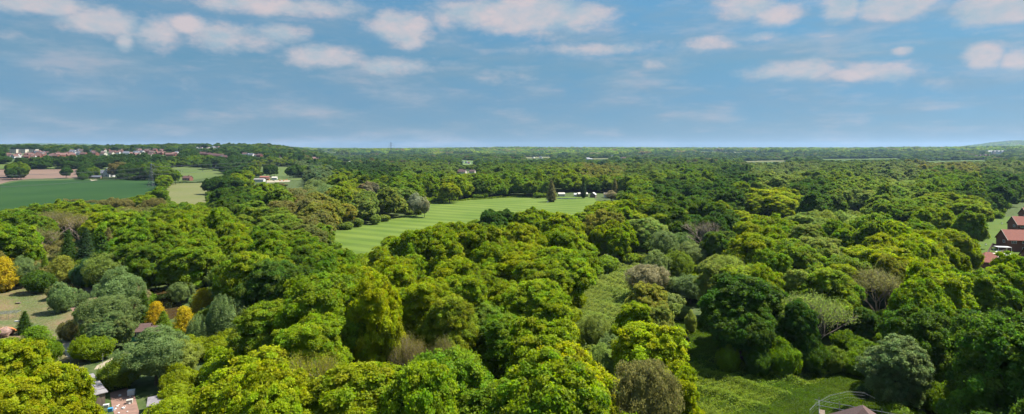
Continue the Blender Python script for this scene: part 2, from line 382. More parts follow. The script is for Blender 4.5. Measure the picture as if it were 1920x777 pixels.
# anchors: what the photograph shows where (px, px, colour class, crown kind)
C['GR'] = (.062, .105, .005)
AN = [(50,660,'Y','oak'),(100,740,'Y','oak'),(20,420,'G','oak'),(20,470,'N','soft'),(110,450,'N','soft'),(160,445,'K','conifer'),(210,455,'D','conifer'),(250,420,'G','oak'),(350,415,'L','oak'),(300,440,'G','fine'),
 (330,470,'S','soft'),(370,500,'G','oak'),(280,500,'D','fine'),(300,530,'D','soft'),(450,450,'L','oak'),(440,500,'S','soft'),(450,545,'S','soft'),(400,450,'G','oak'),(520,400,'M','fine'),(560,380,'N','fine'),(620,370,'T','fine'),(700,372,'O','fine'),
 (500,440,'G','oak'),(600,460,'G','oak'),(560,490,'D','oak'),(650,490,'L','oak'),(700,500,'Y','oak'),(620,525,'G','oak'),(720,560,'Y','oak'),(780,510,'L','fine'),(850,540,'Y','oak'),(900,500,'L','oak'),(640,600,'L','fine'),(560,570,'L','fine'),(790,590,'M','fine'),
 (880,580,'M','fine'),(940,590,'G','oak'),(500,620,'Y','oak'),(430,640,'Y','oak'),(380,690,'Y','oak'),(450,740,'Y','fine'),(560,740,'Y','fine'),(600,770,'O','fine'),(680,735,'Y','oak'),(640,680,'L','oak'),(730,620,'L','oak'),(780,670,'G','oak'),(800,760,'G','oak'),(880,700,'G','oak'),
 (950,650,'G','oak'),(1000,700,'G','oak'),(980,760,'G','oak'),(1080,640,'Y','oak'),(1060,700,'L','oak'),(1040,570,'L','oak'),(1030,520,'L','oak'),(960,440,'Y','oak'),(880,430,'L','oak'),(780,450,'L','oak'),(1000,410,'L','oak'),(920,405,'D','oak'),(1060,430,'L','oak'),(1130,415,'T','fine'),
 (1100,470,'G','oak'),(1170,430,'L','oak'),(1250,440,'S','soft'),(1300,400,'D','oak'),(1200,385,'L','fine'),(1130,395,'L','oak'),(1250,350,'D','oak'),(1340,350,'D','oak'),(1150,345,'G','oak'),(1440,365,'Y','fine'),(1400,430,'L','oak'),(1340,460,'O','soft'),(1480,440,'G','oak'),(1530,440,'O','fine'),
 (1500,470,'O','fine'),(1590,450,'M','oak'),(1600,380,'O','soft'),(1650,365,'M','oak'),(1690,400,'G','oak'),(1770,420,'L','oak'),(1680,450,'Y','oak'),(1750,470,'L','oak'),(1880,340,'D','oak'),(1830,350,'D','oak'),(1760,330,'G','oak'),(1700,325,'O','soft'),(1600,330,'M','oak'),(1520,345,'D','oak'),
 (1450,325,'O','fine'),(1380,330,'D','oak'),(1870,300,'O','fine'),(1790,305,'T','fine'),(1400,580,'D','oak'),(1380,500,'O','fine'),(1430,490,'L','fine'),(1570,540,'G','oak'),(1600,490,'L','fine'),(1640,500,'T','fine'),(1640,590,'D','oak'),(1560,620,'D','oak'),(1740,620,'D','oak'),(1740,520,'G','oak'),
 (1800,520,'G','oak'),(1850,560,'D','oak'),(1860,500,'G','oak'),(1850,700,'D','oak'),(1800,640,'D','oak'),(1900,640,'G','oak'),(1880,740,'D','oak'),(1780,700,'D','oak'),(1900,580,'D','oak'),(1210,560,'O','soft'),(1230,510,'T','soft'),(1190,620,'Y','oak'),(1120,650,'O','soft'),(1100,720,'G','oak'),(1290,540,'S','soft'),(1280,580,'O','soft'),
 (600,340,'S','soft'),(660,335,'L','oak'),(700,320,'D','oak'),(780,330,'G','oak'),(850,345,'L','oak'),(900,355,'D','oak'),(960,345,'G','oak'),(1000,330,'G','oak'),(1060,320,'L','fine'),(1120,315,'T','fine'),(1200,310,'M','fine'),(1300,310,'G','oak'),(950,310,'G','oak'),(800,310,'M','fine'),
 (500,360,'G','oak'),(440,355,'D','oak'),(560,350,'N','soft'),(470,335,'L','oak'),(420,330,'D','oak'),(300,320,'G','oak'),(250,310,'D','oak'),(60,310,'D','oak'),(200,390,'L','oak'),(240,375,'N','soft'),(280,360,'G','oak')]
ANx = np.array([a[0] for a in AN], float); ANy = np.array([a[1] for a in AN], float)
ANC = np.array([C[a[2]] for a in AN])
def pick(px, py, rg):
    s = 6 + max(0, py - 300) * .07
    x = px + rg.randn() * s * 1.3; y = py + rg.randn() * s * .6
    i = int(np.argmin((ANx - x)**2 + ((ANy - y) * (1.6 + 2.5 * math.exp(-(max(py - 290, 0)) / 60)))**2))
    return AN[i][2], AN[i][3]
def local(px, py):
    w = 1 / (60. + (ANx - px)**2 + ((ANy - py) * (1.6 + 2.5 * math.exp(-(max(py - 290, 0)) / 60)))**2)**1.5
    return (ANC * w[:, None]).sum(0) / w.sum()

# ------------------------------------------------------------------ ground regions seen in the photograph
REG = dict(
 mown=[(632,437),(692,426),(762,409),(792,406),(796,391),(804,382),(850,378),(892,374),(962,369.5),(1000,371.5),(1106,373.5),(1092,393),(1077,396),(1020,392),(1000,391),(967,404),(929,395),(892,405),(860,409),(821,411),(794,418),(758,424),(725,434),(698,459),(681,466),(645,453)],
 crop=[(-60,352),(0,347),(50,336.5),(120,336),(200,337.5),(296,339),(280,352),(262,368),(235,378),(190,379),(120,374),(60,380),(0,388),(-60,395)],
 soil=[(-60,319),(0,318.5),(60,318),(148,318),(149,334.5),(60,335.5),(20,340),(0,345.5),(-60,352)],
 strip=[(-60,309),(0,308.5),(20,308.5),(20,316),(0,317.5),(-60,318)],
 tan=[(322,344.5),(384,343.5),(386,372),(360,378),(330,377),(314,362)],
 past=[(318,315.5),(352,313.2),(395,316),(424,326),(410,331.5),(350,340),(330,341),(336,329),(322,321)],
 past2=[(178,327.5),(212,313.5),(218,314),(214,327)],
 past3=[(488,313.5),(552,313.5),(552,330),(520,331.5),(496,326)],
 past4=[(515,332),(572,334),(560,339),(520,338)],
 lawn=[(-40,552),(0,545),(30,541),(60,540),(95,550),(94,576),(106,598),(114,622),(117,652),(100,656),(84,628),(56,598),(30,590),(0,598),(-40,604)],
 lawn2=[(138,538),(160,540),(182,552),(176,561),(150,552)],
 glade=[(1094,600),(1104,560),(1122,532),(1150,515),(1192,498),(1196,512),(1172,535),(1168,560),(1150,590),(1148,612),(1110,618)],
 glade2=[(1256,500),(1300,496),(1304,512),(1262,518)],
 clear=[(1282,640),(1304,612),(1338,608),(1342,640),(1350,690),(1400,706),(1470,702),(1540,690),(1596,700),(1622,716),(1626,740),(1600,752),(1555,777),(1540,830),(1340,830),(1330,760),(1300,700)],
 yardlawn=[(1832,478),(1846,448),(1858,418),(1892,409),(1893,430),(1872,452),(1867,472),(1862,482)],
 dirt=[(206,737),(238,728),(252,740),(262,777),(268,800),(222,800),(210,765)],
 path=[(176,694),(182,686),(218,668),(222,676),(200,690)],
 fa=[(985,295.5),(1030,294.5),(1032,297),(985,298.5)], fb=[(1395,303),(1470,301.5),(1475,304),(1400,305.5)], fc=[(1540,299),(1680,297.5),(1690,299.6),(1545,301)], fd=[(1735,303),(1850,300.5),(1850,302.5),(1740,305)], fe=[(1098,298),(1140,297),(1142,299),(1100,300)],
 wfield=[(606,284.2),(640,283),(690,288),(694,291),(640,290)],
)
KEEPX = dict(hut=[(242,606),(288,606),(288,632),(262,644),(242,644)], shed=[(151,702),(182,700),(204,742),(200,762),(184,766),(178,740)], shed2=[(246,742),(262,745),(262,777),(250,777)],
 farmhouse=[(168,320),(214,318),(214,338),(168,338)], houses=[(1858,478),(1868,430),(1888,405),(1904,385),(1940,375),(1940,478),(1890,480)], garage=[(1824,484),(1822,478),(1848,468),(1860,480),(1858,490),(1840,494)],
 roof=[(1596,790),(1606,768),(1617,752),(1640,770),(1650,790)], fence=[(1515,777),(1556,758),(1595,750),(1625,752),(1660,777)], pond=[(298,560),(325,562),(334,586),(318,592),(302,582)],
 cabins=[(1044,362),(1156,362),(1156,373),(1044,373)], farm=[(474,333),(545,334),(545,342),(474,342)], redhouse=[(342,330),(362,330),(362,341),(342,341)], tank=[(0,582),(30,588),(30,612),(0,608)],
 junk=[(130,614),(150,614),(150,622),(130,622)], far1=[(865,300),(888,302),(888,309),(865,309)], far2=[(855,321),(895,321),(895,325),(855,325)], path2=[(116,640),(134,640),(140,665),(125,672)])
def inpoly(poly, X, Y):
    poly = np.asarray(poly, float); ins = np.zeros(X.shape, bool); n = len(poly)
    for i in range(n):
        x0, y0 = poly[i]; x1, y1 = poly[(i + 1) % n]
        c = ((y0 > Y) != (y1 > Y)) & (X < (x1 - x0) * (Y - y0) / (y1 - y0 + 1e-12) + x0); ins ^= c
    return ins
SX = 2.0; OX, OY = 160, 0                      # planning grid covering a margin beyond the frame
gx = np.arange(-OX, 1920 + OX, 1 / SX); gy = np.arange(270, 840, 1 / SX)
GX, GY = np.meshgrid(gx, gy); KEEP = np.zeros(GX.shape, bool)
for k, p in list(REG.items()) + list(KEEPX.items()): KEEP |= inpoly(p, GX, GY)
II = np.zeros((KEEP.shape[0] + 1, KEEP.shape[1] + 1)); II[1:, 1:] = KEEP.cumsum(0).cumsum(1)
def covers(x0, x1, y0, y1):
    a = np.clip(((np.asarray(x0) + OX) * SX).astype(int), 0, KEEP.shape[1]); b = np.clip(((np.asarray(x1) + OX) * SX).astype(int) + 1, 0, KEEP.shape[1])
    c = np.clip(((np.asarray(y0) - 270) * SX).astype(int), 0, KEEP.shape[0]); d = np.clip(((np.asarray(y1) - 270) * SX).astype(int) + 1, 0, KEEP.shape[0])
    return II[d, b] - II[c, b] - II[d, a] + II[c, a]

# ------------------------------------------------------------------ where the far houses stand
HS = []
def town(px, py, ty, rz=None, s=1.): HS.append(dict(px=px, py=py, cy=py, ty=ty, rz=rz, s=s))
rgh = random.Random(21)
for k in range(34): town(rgh.uniform(12, 136), rgh.uniform(289.5, 294.5), rgh.choice((0, 0, 4, 1, 3, 1)))
for k in range(22): town(rgh.uniform(66, 150), rgh.uniform(285, 290), rgh.choice((0, 0, 1, 2, 3)))
for k in range(46): town(rgh.uniform(125, 262), rgh.uniform(279.5, 290), rgh.choice((0, 1, 2, 2, 3, 4, 4)))
for k in range(34): town(rgh.uniform(240, 336), rgh.uniform(281, 291), rgh.choice((0, 0, 3, 2, 4, 3)))
for k in range(15): town(375 + k * 3.6, 287.5 + k * .52 + rgh.uniform(-.5, .5), 3 if k < 12 else (2, 1, 0)[k % 3], R(-20))
for k in range(13): town(rgh.uniform(358, 412), rgh.uniform(274.5, 277.5), rgh.choice((4, 1, 2, 4)))
for k in range(4): town(rgh.uniform(448, 462), rgh.uniform(272.5, 274.5), 5)
for a in [(452,287,3),(459,289,4),(466,290,2),(472,291,2),(480,291,1),(487,292,3),(494,292,4),(525,295,1),(588,298,3),(597,298,4),(634,297,3),(646,303,5),(655,303,5),(868,303,2),(875,304,2),(879,305,1),(861,323,3),(868,324,4),(886,322.5,4),(715,301,4),(841,307,1),
          (1000,295,5),(1014,295,2),(1043,294.5,2),(1060,294,5),(1101,296,5),(1105,298,5),(1147,293,2),(1164,296,4),(1170,296.5,3),(1203,290,2),(1228,292,1),(1486,294,2),(1452,313,2),(1848,291,3),(1838,291,0),(1856,291,3),(1864,287,4),(1830,292,3),(1845,289.5,4)]: town(*a)

FRONT = []     # (x0, x1, y0, y1, distance): what stands here is not hidden by anything nearer
for h_ in HS:
    d_ = at(h_['px'], h_['py'] + 1.5, 2.0)[1]; w_ = 2.4 if h_['ty'] in (0, 1, 2, 4) else 3.6
    FRONT.append((h_['px'] - w_, h_['px'] + w_, h_['py'] - 2, h_['py'] + 1.0, d_))
FRONT += [(172, 212, 316, 332, 1000), (276, 290, 307, 346, 660), (14, 74, 281, 290.5, 1600), (415, 425, 267, 272, 2300), (1856, 1880, 284, 289.5, 4200), (728, 738, 265, 288, 2300), (894, 900, 279, 286, 3500)]
FRONT += [(0, 345, 283, 287, 1500)] if False else []
# ------------------------------------------------------------------ tree list
trees = []     # dict x,y,r,h,kind,col,key
def put_base(x, yt, yb, w, kind, col, noun=None, h=None):
    X, Y = at(x, yb); hh = h or (CZ - (yt - HY) / F * Y - float(terr(X, Y)))
    trees.append(dict(x=X, y=Y, r=w * Y / F / 2, h=hh, kind=kind, col=col, noun=noun, key=True, px=x, py=yt))
def put_top(x, yt, w, h, kind, col, noun=None):
    X, Y = at(x, yt, h); trees.append(dict(x=X, y=Y, r=w * Y / F / 2, h=h, kind=kind, col=col, noun=noun, key=True, px=x, py=yt))
for a in [(2,482,548,58,'cypress','A'),(42,481,540,48,'soft','S'),(74,508,549,52,'bush','D'),(115,480,540,52,'cypress','T'),(116,533,586,50,'bush','S'),(150,544,574,26,'bush','S'),
 (46,582,626,32,'conifer','D'),(68,612,668,56,'cypress','G'),(95,640,680,40,'bush','G'),(160,425,512,52,'conifer','K'),(203,425,505,40,'conifer','N'),(128,430,505,40,'conifer','D'),(84,476,520,22,'conifer','G'),
 (196,474,552,66,'soft','O'),(160,490,540,44,'bush','B'),(222,506,600,90,'soft','S'),(206,552,640,98,'soft','S'),(210,585,652,84,'fine','S'),(128,602,640,38,'bush','N'),(170,606,650,46,'cypress','G'),
 (152,630,682,34,'soft','L'),(292,566,622,34,'cypress','A'),(306,582,628,44,'conifer','G'),(345,575,642,48,'cypress','A'),(380,541,590,40,'cypress','A'),(270,545,606,40,'conifer','D'),(252,534,590,50,'soft','P'),
 (372,590,655,52,'poplar','S'),(416,552,648,64,'poplar','S'),(452,560,640,50,'poplar','S'),(338,528,572,44,'soft','S'),(228,668,724,74,'bush','M'),(205,700,726,40,'bush','D'),(292,618,722,120,'soft','S'),(330,640,715,90,'soft','O'),
 (1034,337,379,26,'conifer','N'),(35,303,333,36,'oak','G'),(32,313,337,29,'oak','D'),(124,312.5,334.5,19,'oak','D'),(155,325,338,19,'bush','D'),(166,308,333,28,'oak','D'),(176,312,334,22,'oak','G'),
 (224,303,334,32,'fine','N'),(240,306,335,34,'oak','D'),(262,304,336,34,'oak','D'),(283,305,338,30,'oak','G'),(305,313,345,36,'oak','G'),(308,328,356,28,'oak','L'),(322,316,346,28,'oak','G'),
 (404,331,364,42,'oak','D'),(430,330,366,46,'oak','D'),(458,336,362,36,'oak','L'),(508,308,332,24,'oak','D'),(553,309,334,28,'oak','D'),(568,309,332,24,'oak','G'),(590,311,330,26,'oak','G'),(387,303,318,18,'oak','D'),(424,306,326,22,'oak','D'),
 (463,305,322,18,'oak','D'),(1146,358,377,26,'soft','P'),(1165,359,378,26,'soft','M'),(1094,330,372,14,'conifer','K'),(1153,333,372,18,'conifer','N'),
 (270,365,392,44,'oak','L'),(290,372,398,36,'bush','N'),(210,371,392,40,'soft','N'),(230,373,396,40,'soft','N'),(1276,622,662,34,'bush','N'),(1296,585,625,26,'bush','O'),(1262,520,560,44,'bush','S'),(1295,515,570,60,'soft','S'),
 (1620,575,650,60,'oak','D'),(1366,650,700,44,'bush','G'),(1420,655,706,44,'bush','D'),(1470,640,704,60,'bush','G'),(1520,640,700,60,'bush','D'),(1562,650,700,50,'bush','M'),(1605,665,706,40,'bush','G'),(1500,560,690,70,'fine','D')]: put_base(*a)
for a in [(20,636,130,15,'oak','Y'),(104,676,130,15,'oak','Y'),(16,706,150,15,'fine','Y'),(124,742,120,14,'oak','Y'),(62,404,74,19,'sparse','N'),(104,378,76,20,'sparse','N'),(150,384,66,19,'sparse','N'),(30,395,60,17,'oak','G'),
 (582,596,92,20,'sparse','T'),(832,590,50,17,'sparse','N'),(770,582,62,17,'sparse','N'),(1210,664,116,17,'soft','N'),(1222,606,150,15,'oak','Y'),(1265,676,100,14,'oak','Y'),(1520,512,110,18.5,'sparse','O'),(1395,515,130,18,'oak','D'),(1390,560,110,14,'oak','D'),
 (1682,628,126,14,'fine','S'),(1645,476,84,18,'sparse','N'),(1322,410,58,17,'bare','P'),(1246,430,56,15,'soft','S'),(1213,408,74,17,'fine','O'),(1130,392,76,18,'fine','T'),(1212,494,70,11,'soft','P'),(1216,528,78,13,'fine','T'),(1196,562,84,13,'fine','L'),(1236,572,70,12,'fine','O'),
 (1440,355,112,19,'fine','Y'),(1770,360,124,19,'oak','L'),(1690,372,104,18,'oak','G'),(780,364,34,15,'soft','W'),(796,371,20,13,'soft','W'),(692,340,38,17,'fine','P'),(843,343,36,17,'oak','Y'),(614,562,10,4,'bush','S'),
 (950,392,50,15,'oak','D'),(1000,388,70,17,'oak','L'),(922,394,56,17,'oak','D'),(1150,410,80,17,'oak','L'),(1340,395,70,17,'oak','D'),(1560,412,80,17,'oak','G'),(1600,352,70,19,'fine','O'),(1820,395,60,17,'oak','G'),(1745,385,70,17,'oak','L'),
 (1116,590,60,9,'soft','O'),(1130,650,70,9,'soft','O'),(1900,475,130,19,'oak','L'),(1845,505,110,16,'oak','G'),(1150,628,66,9,'soft','S'),(1300,455,60,10,'soft','S'),(1270,470,50,12,'soft','M')]: put_top(*a)
trees = [t for t in trees if not (t['px'] == 614)]
for t in list(trees):
    if t['r'] > min(8.4, .55 * t['h'] + (3 if t['kind'] in ('bush', 'soft') else 0)) and t['kind'] not in ('sparse', 'bare'):
        r0 = t['r']; t['r'] = r0 * .6
        for sd, dy, hh in ((-1, -.25, .9), (1, -.1, .94), (.1, -.75, .86)):
            x, y = t['x'] + sd * r0 * .58, t['y'] + dy * r0; u = dict(t); u.update(x=x, y=y, r=r0 * .55, h=t['h'] * hh, px=proj(x, y, 0)[0], py=proj(x, y, t['h'] * hh)[1]); trees.append(u)
kx = np.array([t['x'] for t in trees]); ky = np.array([t['y'] for t in trees]); kr = np.array([t['r'] for t in trees])
far = []       # rows for the instanced woodland
def band(d0, d1, s, seed, hr, half=.99, ky_min=30):
    rg = np.random.RandomState(seed); rows = []
    ys = np.arange(d0 * .7, d1, s * .87)
    P = []
    for j, y in enumerate(ys):
        xs = np.arange(-half * y - 20, half * y + 20, s) + (s * .5 if j % 2 else 0)
        P.append(np.stack([xs, np.full_like(xs, y)], 1))
    P = np.concatenate(P) + rg.uniform(-.3, .3, (sum(len(p) for p in P), 2)) * s
    d = P[:, 1]; P = P[(d >= d0) & (d < d1)]
    n = len(P); r = s * .5 * (.86 + .56 * rg.rand(n)**1.3)
    h = hr[0] + (hr[1] - hr[0]) * np.clip(.42 + .2 * wob(P[:, 0], P[:, 1], 26.) + .21 * rg.randn(n) + .9 * (r / s - .55), 0, 1)
    z = terr(P[:, 0], P[:, 1])
    return P, r, h, z, rg
def fits(P, r, h, z, m=.8):
    px, yt = proj(P[:, 0], P[:, 1], z + h); _, yb = proj(P[:, 0], P[:, 1], z)
    w = F * r / P[:, 1] * m
    ok = covers(px - w, px + w, yt, yb) < 1
    for (a, b, c, d, q) in FRONT: ok &= ~((P[:, 1] < q) & (P[:, 1] > q * .3) & (px + w > a) & (px - w < b) & (yt < d) & (yb > c))
    return ok, px, yt
def notkey(P, r):
    ok = np.ones(len(P), bool)
    for a, b, c in zip(kx, ky, kr): ok &= np.hypot(P[:, 0] - a, P[:, 1] - b) > (c * .72 + r * .55)
    return ok
pool = []
def blockkey(P, r, h, px, yt, z):
    """do not hide the distinctive trees behind an ordinary one"""
    ok = np.ones(len(P), bool)
    for t in trees:
        ty = HY + F * (CZ - t['h'] - float(terr(t['x'], t['y']))) / t['y']; tw = t['r'] * F / t['y']
        near = P[:, 1] < t['y']
        ok &= ~(near & (np.abs(px - t['px']) < tw * .5 + F * r / P[:, 1] * .5) & (yt < ty + tw * (1.7 if t['kind'] == 'sparse' else .75)))
    return ok
for (d0, d1, s, sd, hr) in [(40, 240, 11.2, 1, (13.5, 22)), (240, 620, 13.2, 2, (11.5, 23))]:
    P, r, h, z, rg = band(d0, d1, s, sd, hr)
    ok, px, yt = fits(P, r, h, z); ok &= notkey(P, r) & blockkey(P, r, h, px, yt, z)
    left = (px < 480) & (yt > 455)                     # garden corner: only the listed trees and low growth
    ok &= ~((px < 300) & (yt > 470) & (yt < 640)) & ~((px < 260) & (yt >= 600))
    ok &= ~((px > 1085) & (px < 1330) & (yt > 490) & (yt < 690))
    for i in np.nonzero(ok)[0]:
        c, kd = pick(px[i], yt[i], rg)
        rr = r[i]; hh = h[i]
        if kd == 'soft': rr *= .9; hh *= .78
        if kd == 'conifer': rr *= .8; hh *= 1.05
        pool.append(dict(x=P[i, 0], y=P[i, 1], r=rr, h=hh, kind=kd, col=c, noun=None, key=False, px=px[i], py=yt[i]))
# small growth filling what the taller trees leave free (edges of clearings)
P, r, h, z, rg = band(60, 560, 6.5, 9, (4, 8))
ok, px, yt = fits(P, r * .9, h, z); ok &= notkey(P, r * .4)
big = np.array([(t['x'], t['y'], t['r']) for t in pool + trees])
for i in np.nonzero(ok)[0]:
    if np.min(np.hypot(big[:, 0] - P[i, 0], big[:, 1] - P[i, 1]) - big[:, 2]) > .3 and -60 < px[i] < 1980 and yt[i] < 800:
        c, kd = pick(px[i], yt[i], rg)
        pool.append(dict(x=P[i, 0], y=P[i, 1], r=r[i] * .95, h=h[i] * .8, kind='bush', col={'Y': 'L', 'G': 'M', 'D': 'G'}.get(c, c), noun=None, key=False, px=px[i], py=yt[i]))
def inview(t):
    w = t['r'] * F / t['y']; return -w < t['px'] < 1920 + w and t['py'] < 785
vis = [t for t in pool if inview(t)]; vis.sort(key=lambda t: t['y'] / t['r'])
NB = {}
ind = []
LIM = 222
for t in vis:
    g = 'bush' if t['kind'] == 'bush' else 'tree'
    if NB.get(g, 0) < (LIM if g == 'tree' else 70): NB[g] = NB.get(g, 0) + 1; ind.append(t); t['ind'] = True
things = trees + ind
rest = [t for t in pool if not t.get('ind')]

NOUN = dict(oak='round-headed tree', fine='fine-leaved tree', soft='feathery tree', poplar='upright plumed tree', conifer='conifer', cypress='bushy cypress', bush='shrub', sparse='thinly leaved tree', bare='bare twiggy tree')
NAME = dict(oak='oak_tree', fine='ash_tree', soft='willow_tree', poplar='poplar_tree', conifer='conifer_tree', cypress='cypress_tree', bush='shrub', sparse='thin_tree', bare='bare_tree')
CAT = dict(bush='shrub')
LM = [(178,730,'the grey flat-roofed shed'),(55,572,'the daisy-strewn lawn'),(265,625,'the green hut'),(312,575,'the brown pond'),(240,760,'the bare earth yard'),(680,440,"the striped field's left tip"),(830,395,"the striped field's bend"),(1010,380,"the striped field's far end"),
      (1135,560,'the bramble glade'),(1280,508,'the small grassy gap'),(1440,730,'the grassy clearing'),(1885,445,'the brick houses'),(1840,482,'the small red garage roof'),(1848,450,'the houses\' back lawn'),(130,355,'the dark green crop field'),(350,360,'the tan field'),(370,322,'the cow pasture'),(90,325,'the ploughed field'),(198,327,'the white farmhouse'),(510,338,'the farmyard'),
      (1100,366,'the sheds by the field'),(1617,765,'the scaffolded roof'),(1322,430,'the bare pink-brown tree'),(1440,375,'the tall yellow crown'),(580,640,'the thin yellow tree'),(1210,700,'the brown birch'),(1682,670,'the blue-green tree'),(1520,560,'the thin yellowish tree')]
LM += [(46, 290, 'the pale flats'), (140, 288, 'the cone-shaped far conifer'), (235, 286, 'the town centre'), (310, 288, 'the wood east of town'), (400, 292, 'the diagonal red terrace'), (420, 270, 'the red water tower'), (733, 290, 'the tall central pylon'), (1868, 290, 'the white warehouse'), (880, 304, 'the far white cottages'), (1100, 294, 'the far right plain')]
ORD = 'first second third fourth fifth sixth seventh eighth ninth tenth eleventh twelfth thirteenth fourteenth fifteenth sixteenth seventeenth eighteenth nineteenth twentieth'.split()
def autolabel(items, descr):
    """descr(item) -> (phrase, plural phrase). Adds where it stands, and its rank from the left where several are alike"""
    cl = {}
    for t in items:
        j = min(range(len(LM)), key=lambda k: (LM[k][0] - t['px'])**2 + ((LM[k][1] - t['cy']) * 1.3)**2)
        dx = t['px'] - LM[j][0]; dy = (t['cy'] - LM[j][1]) * 1.3
        rel = ('left of' if dx < 0 else 'right of') if abs(dx) > abs(dy) else ('behind' if dy < 0 else 'in front of')
        cl.setdefault((descr(t), rel, LM[j][2]), []).append(t)
    for (ds, rel, lm), m in cl.items():
        m.sort(key=lambda t: t['px'])
        for k, t in enumerate(m):
            if len(m) == 1: t['label'] = '%s %s %s' % (ds, rel, lm)
            elif len(m) == 2: t['label'] = '%s of two %ss %s %s' % (('left one', 'right one')[k], ds, rel, lm)
            elif k == len(m) - 1: t['label'] = 'rightmost %s %s %s' % (ds, rel, lm)
            elif k == 0: t['label'] = 'leftmost %s %s %s' % (ds, rel, lm)
            else: t['label'] = '%s %s %s, %s from left' % (ds, rel, lm, ORD[min(k, 19)])
            t['label'] = t['label'].replace(' ,', ',').replace('  ', ' ')
for t in things: t['cy'] = t['py'] + t['r'] * F / t['y'] * .8
autolabel(things, lambda t: '%s %s' % (CN[t['col']], NOUN[t['kind']]))
cache = {}
rg = np.random.RandomState(77)
GRP = dict(oak='broadleaf trees of the wood', fine='broadleaf trees of the wood', soft='feathery trees of the wood', poplar='plumed trees by the pond', conifer='conifers', cypress='cypresses in the garden', bush='shrubs at the edges of the wood', sparse='thinly leaved trees', bare='thinly leaved trees')
def vary(c, rg, a=.12, loc=None):
    c = np.array(C[c])
    if loc is not None: c = c * .6 + local(*loc) * .4
    k = rg.uniform(1 - a, 1 + a); hshift = rg.uniform(-.08, .08)
    return (c[0] * k * (1 + hshift), c[1] * k, c[2] * k * (1 - hshift), 1)
for t in things:
    sp = SP[t['kind']]; i = rg.randint(len(sp['v'])); tm, cm = sp['v'][i]
    z = float(terr(t['x'], t['y']))
    root = empty(NAME[t['kind']], (t['x'], t['y'], z), rg.uniform(0, 6.283), (t['r'] / sp['R'] * rg.uniform(.88, 1.14), t['r'] / sp['R'] * rg.uniform(.88, 1.14), t['h'] / sp['H']))
    if not t['key']: root.rotation_euler = (rg.uniform(-.06, .06), rg.uniform(-.06, .06), root.rotation_euler.z)
    tag(root, t['label'], CAT.get(t['kind'], 'tree'), GRP[t['kind']])
    link('branches' if t['kind'] in ('sparse', 'bare') else ('stem' if t['kind'] == 'bush' else 'trunk'), tm, None, root)
    cr = link('crown', cm, None, root); cr.color = vary(t['col'], rg, loc=None if t['key'] else (t['px'], t['py']))

# ------------------------------------------------------------------ the rest of the wood: one instanced mass
srcs = []
def src(me): srcs.append(me); return len(srcs) - 1
IM = []
MED = dict(oak=[src(crown('w', 600 + k, Rr=6.2, Hc=14, zc=8.3, nlobe=9, leaf=.55, prad=(.6, 1.2), density=1.0, jit=.7, mat=LEAFI)) for k in range(4)],
           fine=[src(crown('w', 620 + k, Rr=5.9, Hc=14, zc=8.2, nlobe=12, leaf=.5, prad=(.5, .9), density=.8, jit=.7, mat=LEAFI)) for k in range(2)],
           soft=[src(soft_crown('w', 640 + k, Rr=5.2, Hc=10, zc=7, n=6000, leaf=.46, mat=LEAFI)) for k in range(2)],
           conifer=[src(conifer_crown('w', 660, n=4000, leaf=.45, mat=LEAFI))],
           bush=[src(soft_crown('w', 670, Rr=3, Hc=4.4, zc=1.9, n=3000, leaf=.4, mat=LEAFI))])
LOW = [src(crown('w', 700 + k, Rr=6.2, Hc=13.5, zc=8.6, nlobe=7, leaf=1.0, prad=(.9, 1.6), density=.95, jit=.65, mat=LEAFI)) for k in range(4)]
LOWC = src(conifer_crown('w', 710, n=900, leaf=.95, mat=LEAFI))
CLUMP = [src(crown('w', 720 + k, Rr=34, Hc=13., zc=5.5, nlobe=26, leaf=5.0, prad=(3, 6), density=.7, mat=LEAFI)) for k in range(2)]
pts = []; rotz = []; scl = []; idx = []; tnt = []
def addi(x, y, sx, sz, i, col, z=None):
    pts.append((x, y, float(terr(x, y)) if z is None else z)); rotz.append(rg.uniform(0, 6.283)); scl.append((sx, sx, sz)); idx.append(i); tnt.append(col)
for t in rest:
    kd = t['kind'] if t['kind'] in MED else 'fine'; sp = SP[kd]
    addi(t['x'], t['y'], t['r'] / sp['R'], t['h'] / sp['H'], MED[kd][rg.randint(len(MED[kd]))], vary(t['col'], rg, loc=(t['px'], t['py'])))
FARC = ['D', 'B', 'D', 'G', 'D', 'D', 'G', 'M', 'N', 'G', 'L']
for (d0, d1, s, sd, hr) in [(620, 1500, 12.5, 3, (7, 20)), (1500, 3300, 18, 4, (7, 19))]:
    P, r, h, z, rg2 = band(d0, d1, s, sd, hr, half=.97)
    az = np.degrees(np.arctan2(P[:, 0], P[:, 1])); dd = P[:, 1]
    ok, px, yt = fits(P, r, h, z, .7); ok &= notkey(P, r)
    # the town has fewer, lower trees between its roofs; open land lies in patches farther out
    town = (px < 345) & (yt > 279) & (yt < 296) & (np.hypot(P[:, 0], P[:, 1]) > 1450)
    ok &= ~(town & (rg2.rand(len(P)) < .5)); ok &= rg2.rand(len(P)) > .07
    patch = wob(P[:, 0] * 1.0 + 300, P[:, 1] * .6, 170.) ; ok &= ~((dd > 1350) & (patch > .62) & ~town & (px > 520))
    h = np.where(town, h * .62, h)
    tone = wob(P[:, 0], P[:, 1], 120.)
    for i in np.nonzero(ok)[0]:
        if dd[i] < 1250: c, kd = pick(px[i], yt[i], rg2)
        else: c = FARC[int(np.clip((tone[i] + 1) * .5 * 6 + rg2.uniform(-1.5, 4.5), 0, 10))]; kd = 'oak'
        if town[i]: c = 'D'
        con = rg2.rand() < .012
        addi(P[i, 0], P[i, 1], r[i] / 6.2, h[i] * (1.15 if con else 1) / (14. if con else 15.5), LOWC if con else LOW[rg2.randint(4)], tuple(np.array(vary('D' if con else c, rg2, .2)) * (.72, .75, .85, 1)), z[i])  # far crowns tinted darker, cloud shade put into their colour
P, r, h, z, rg2 = band(3300, 10500, 56, 5, (10, 16), half=.95)
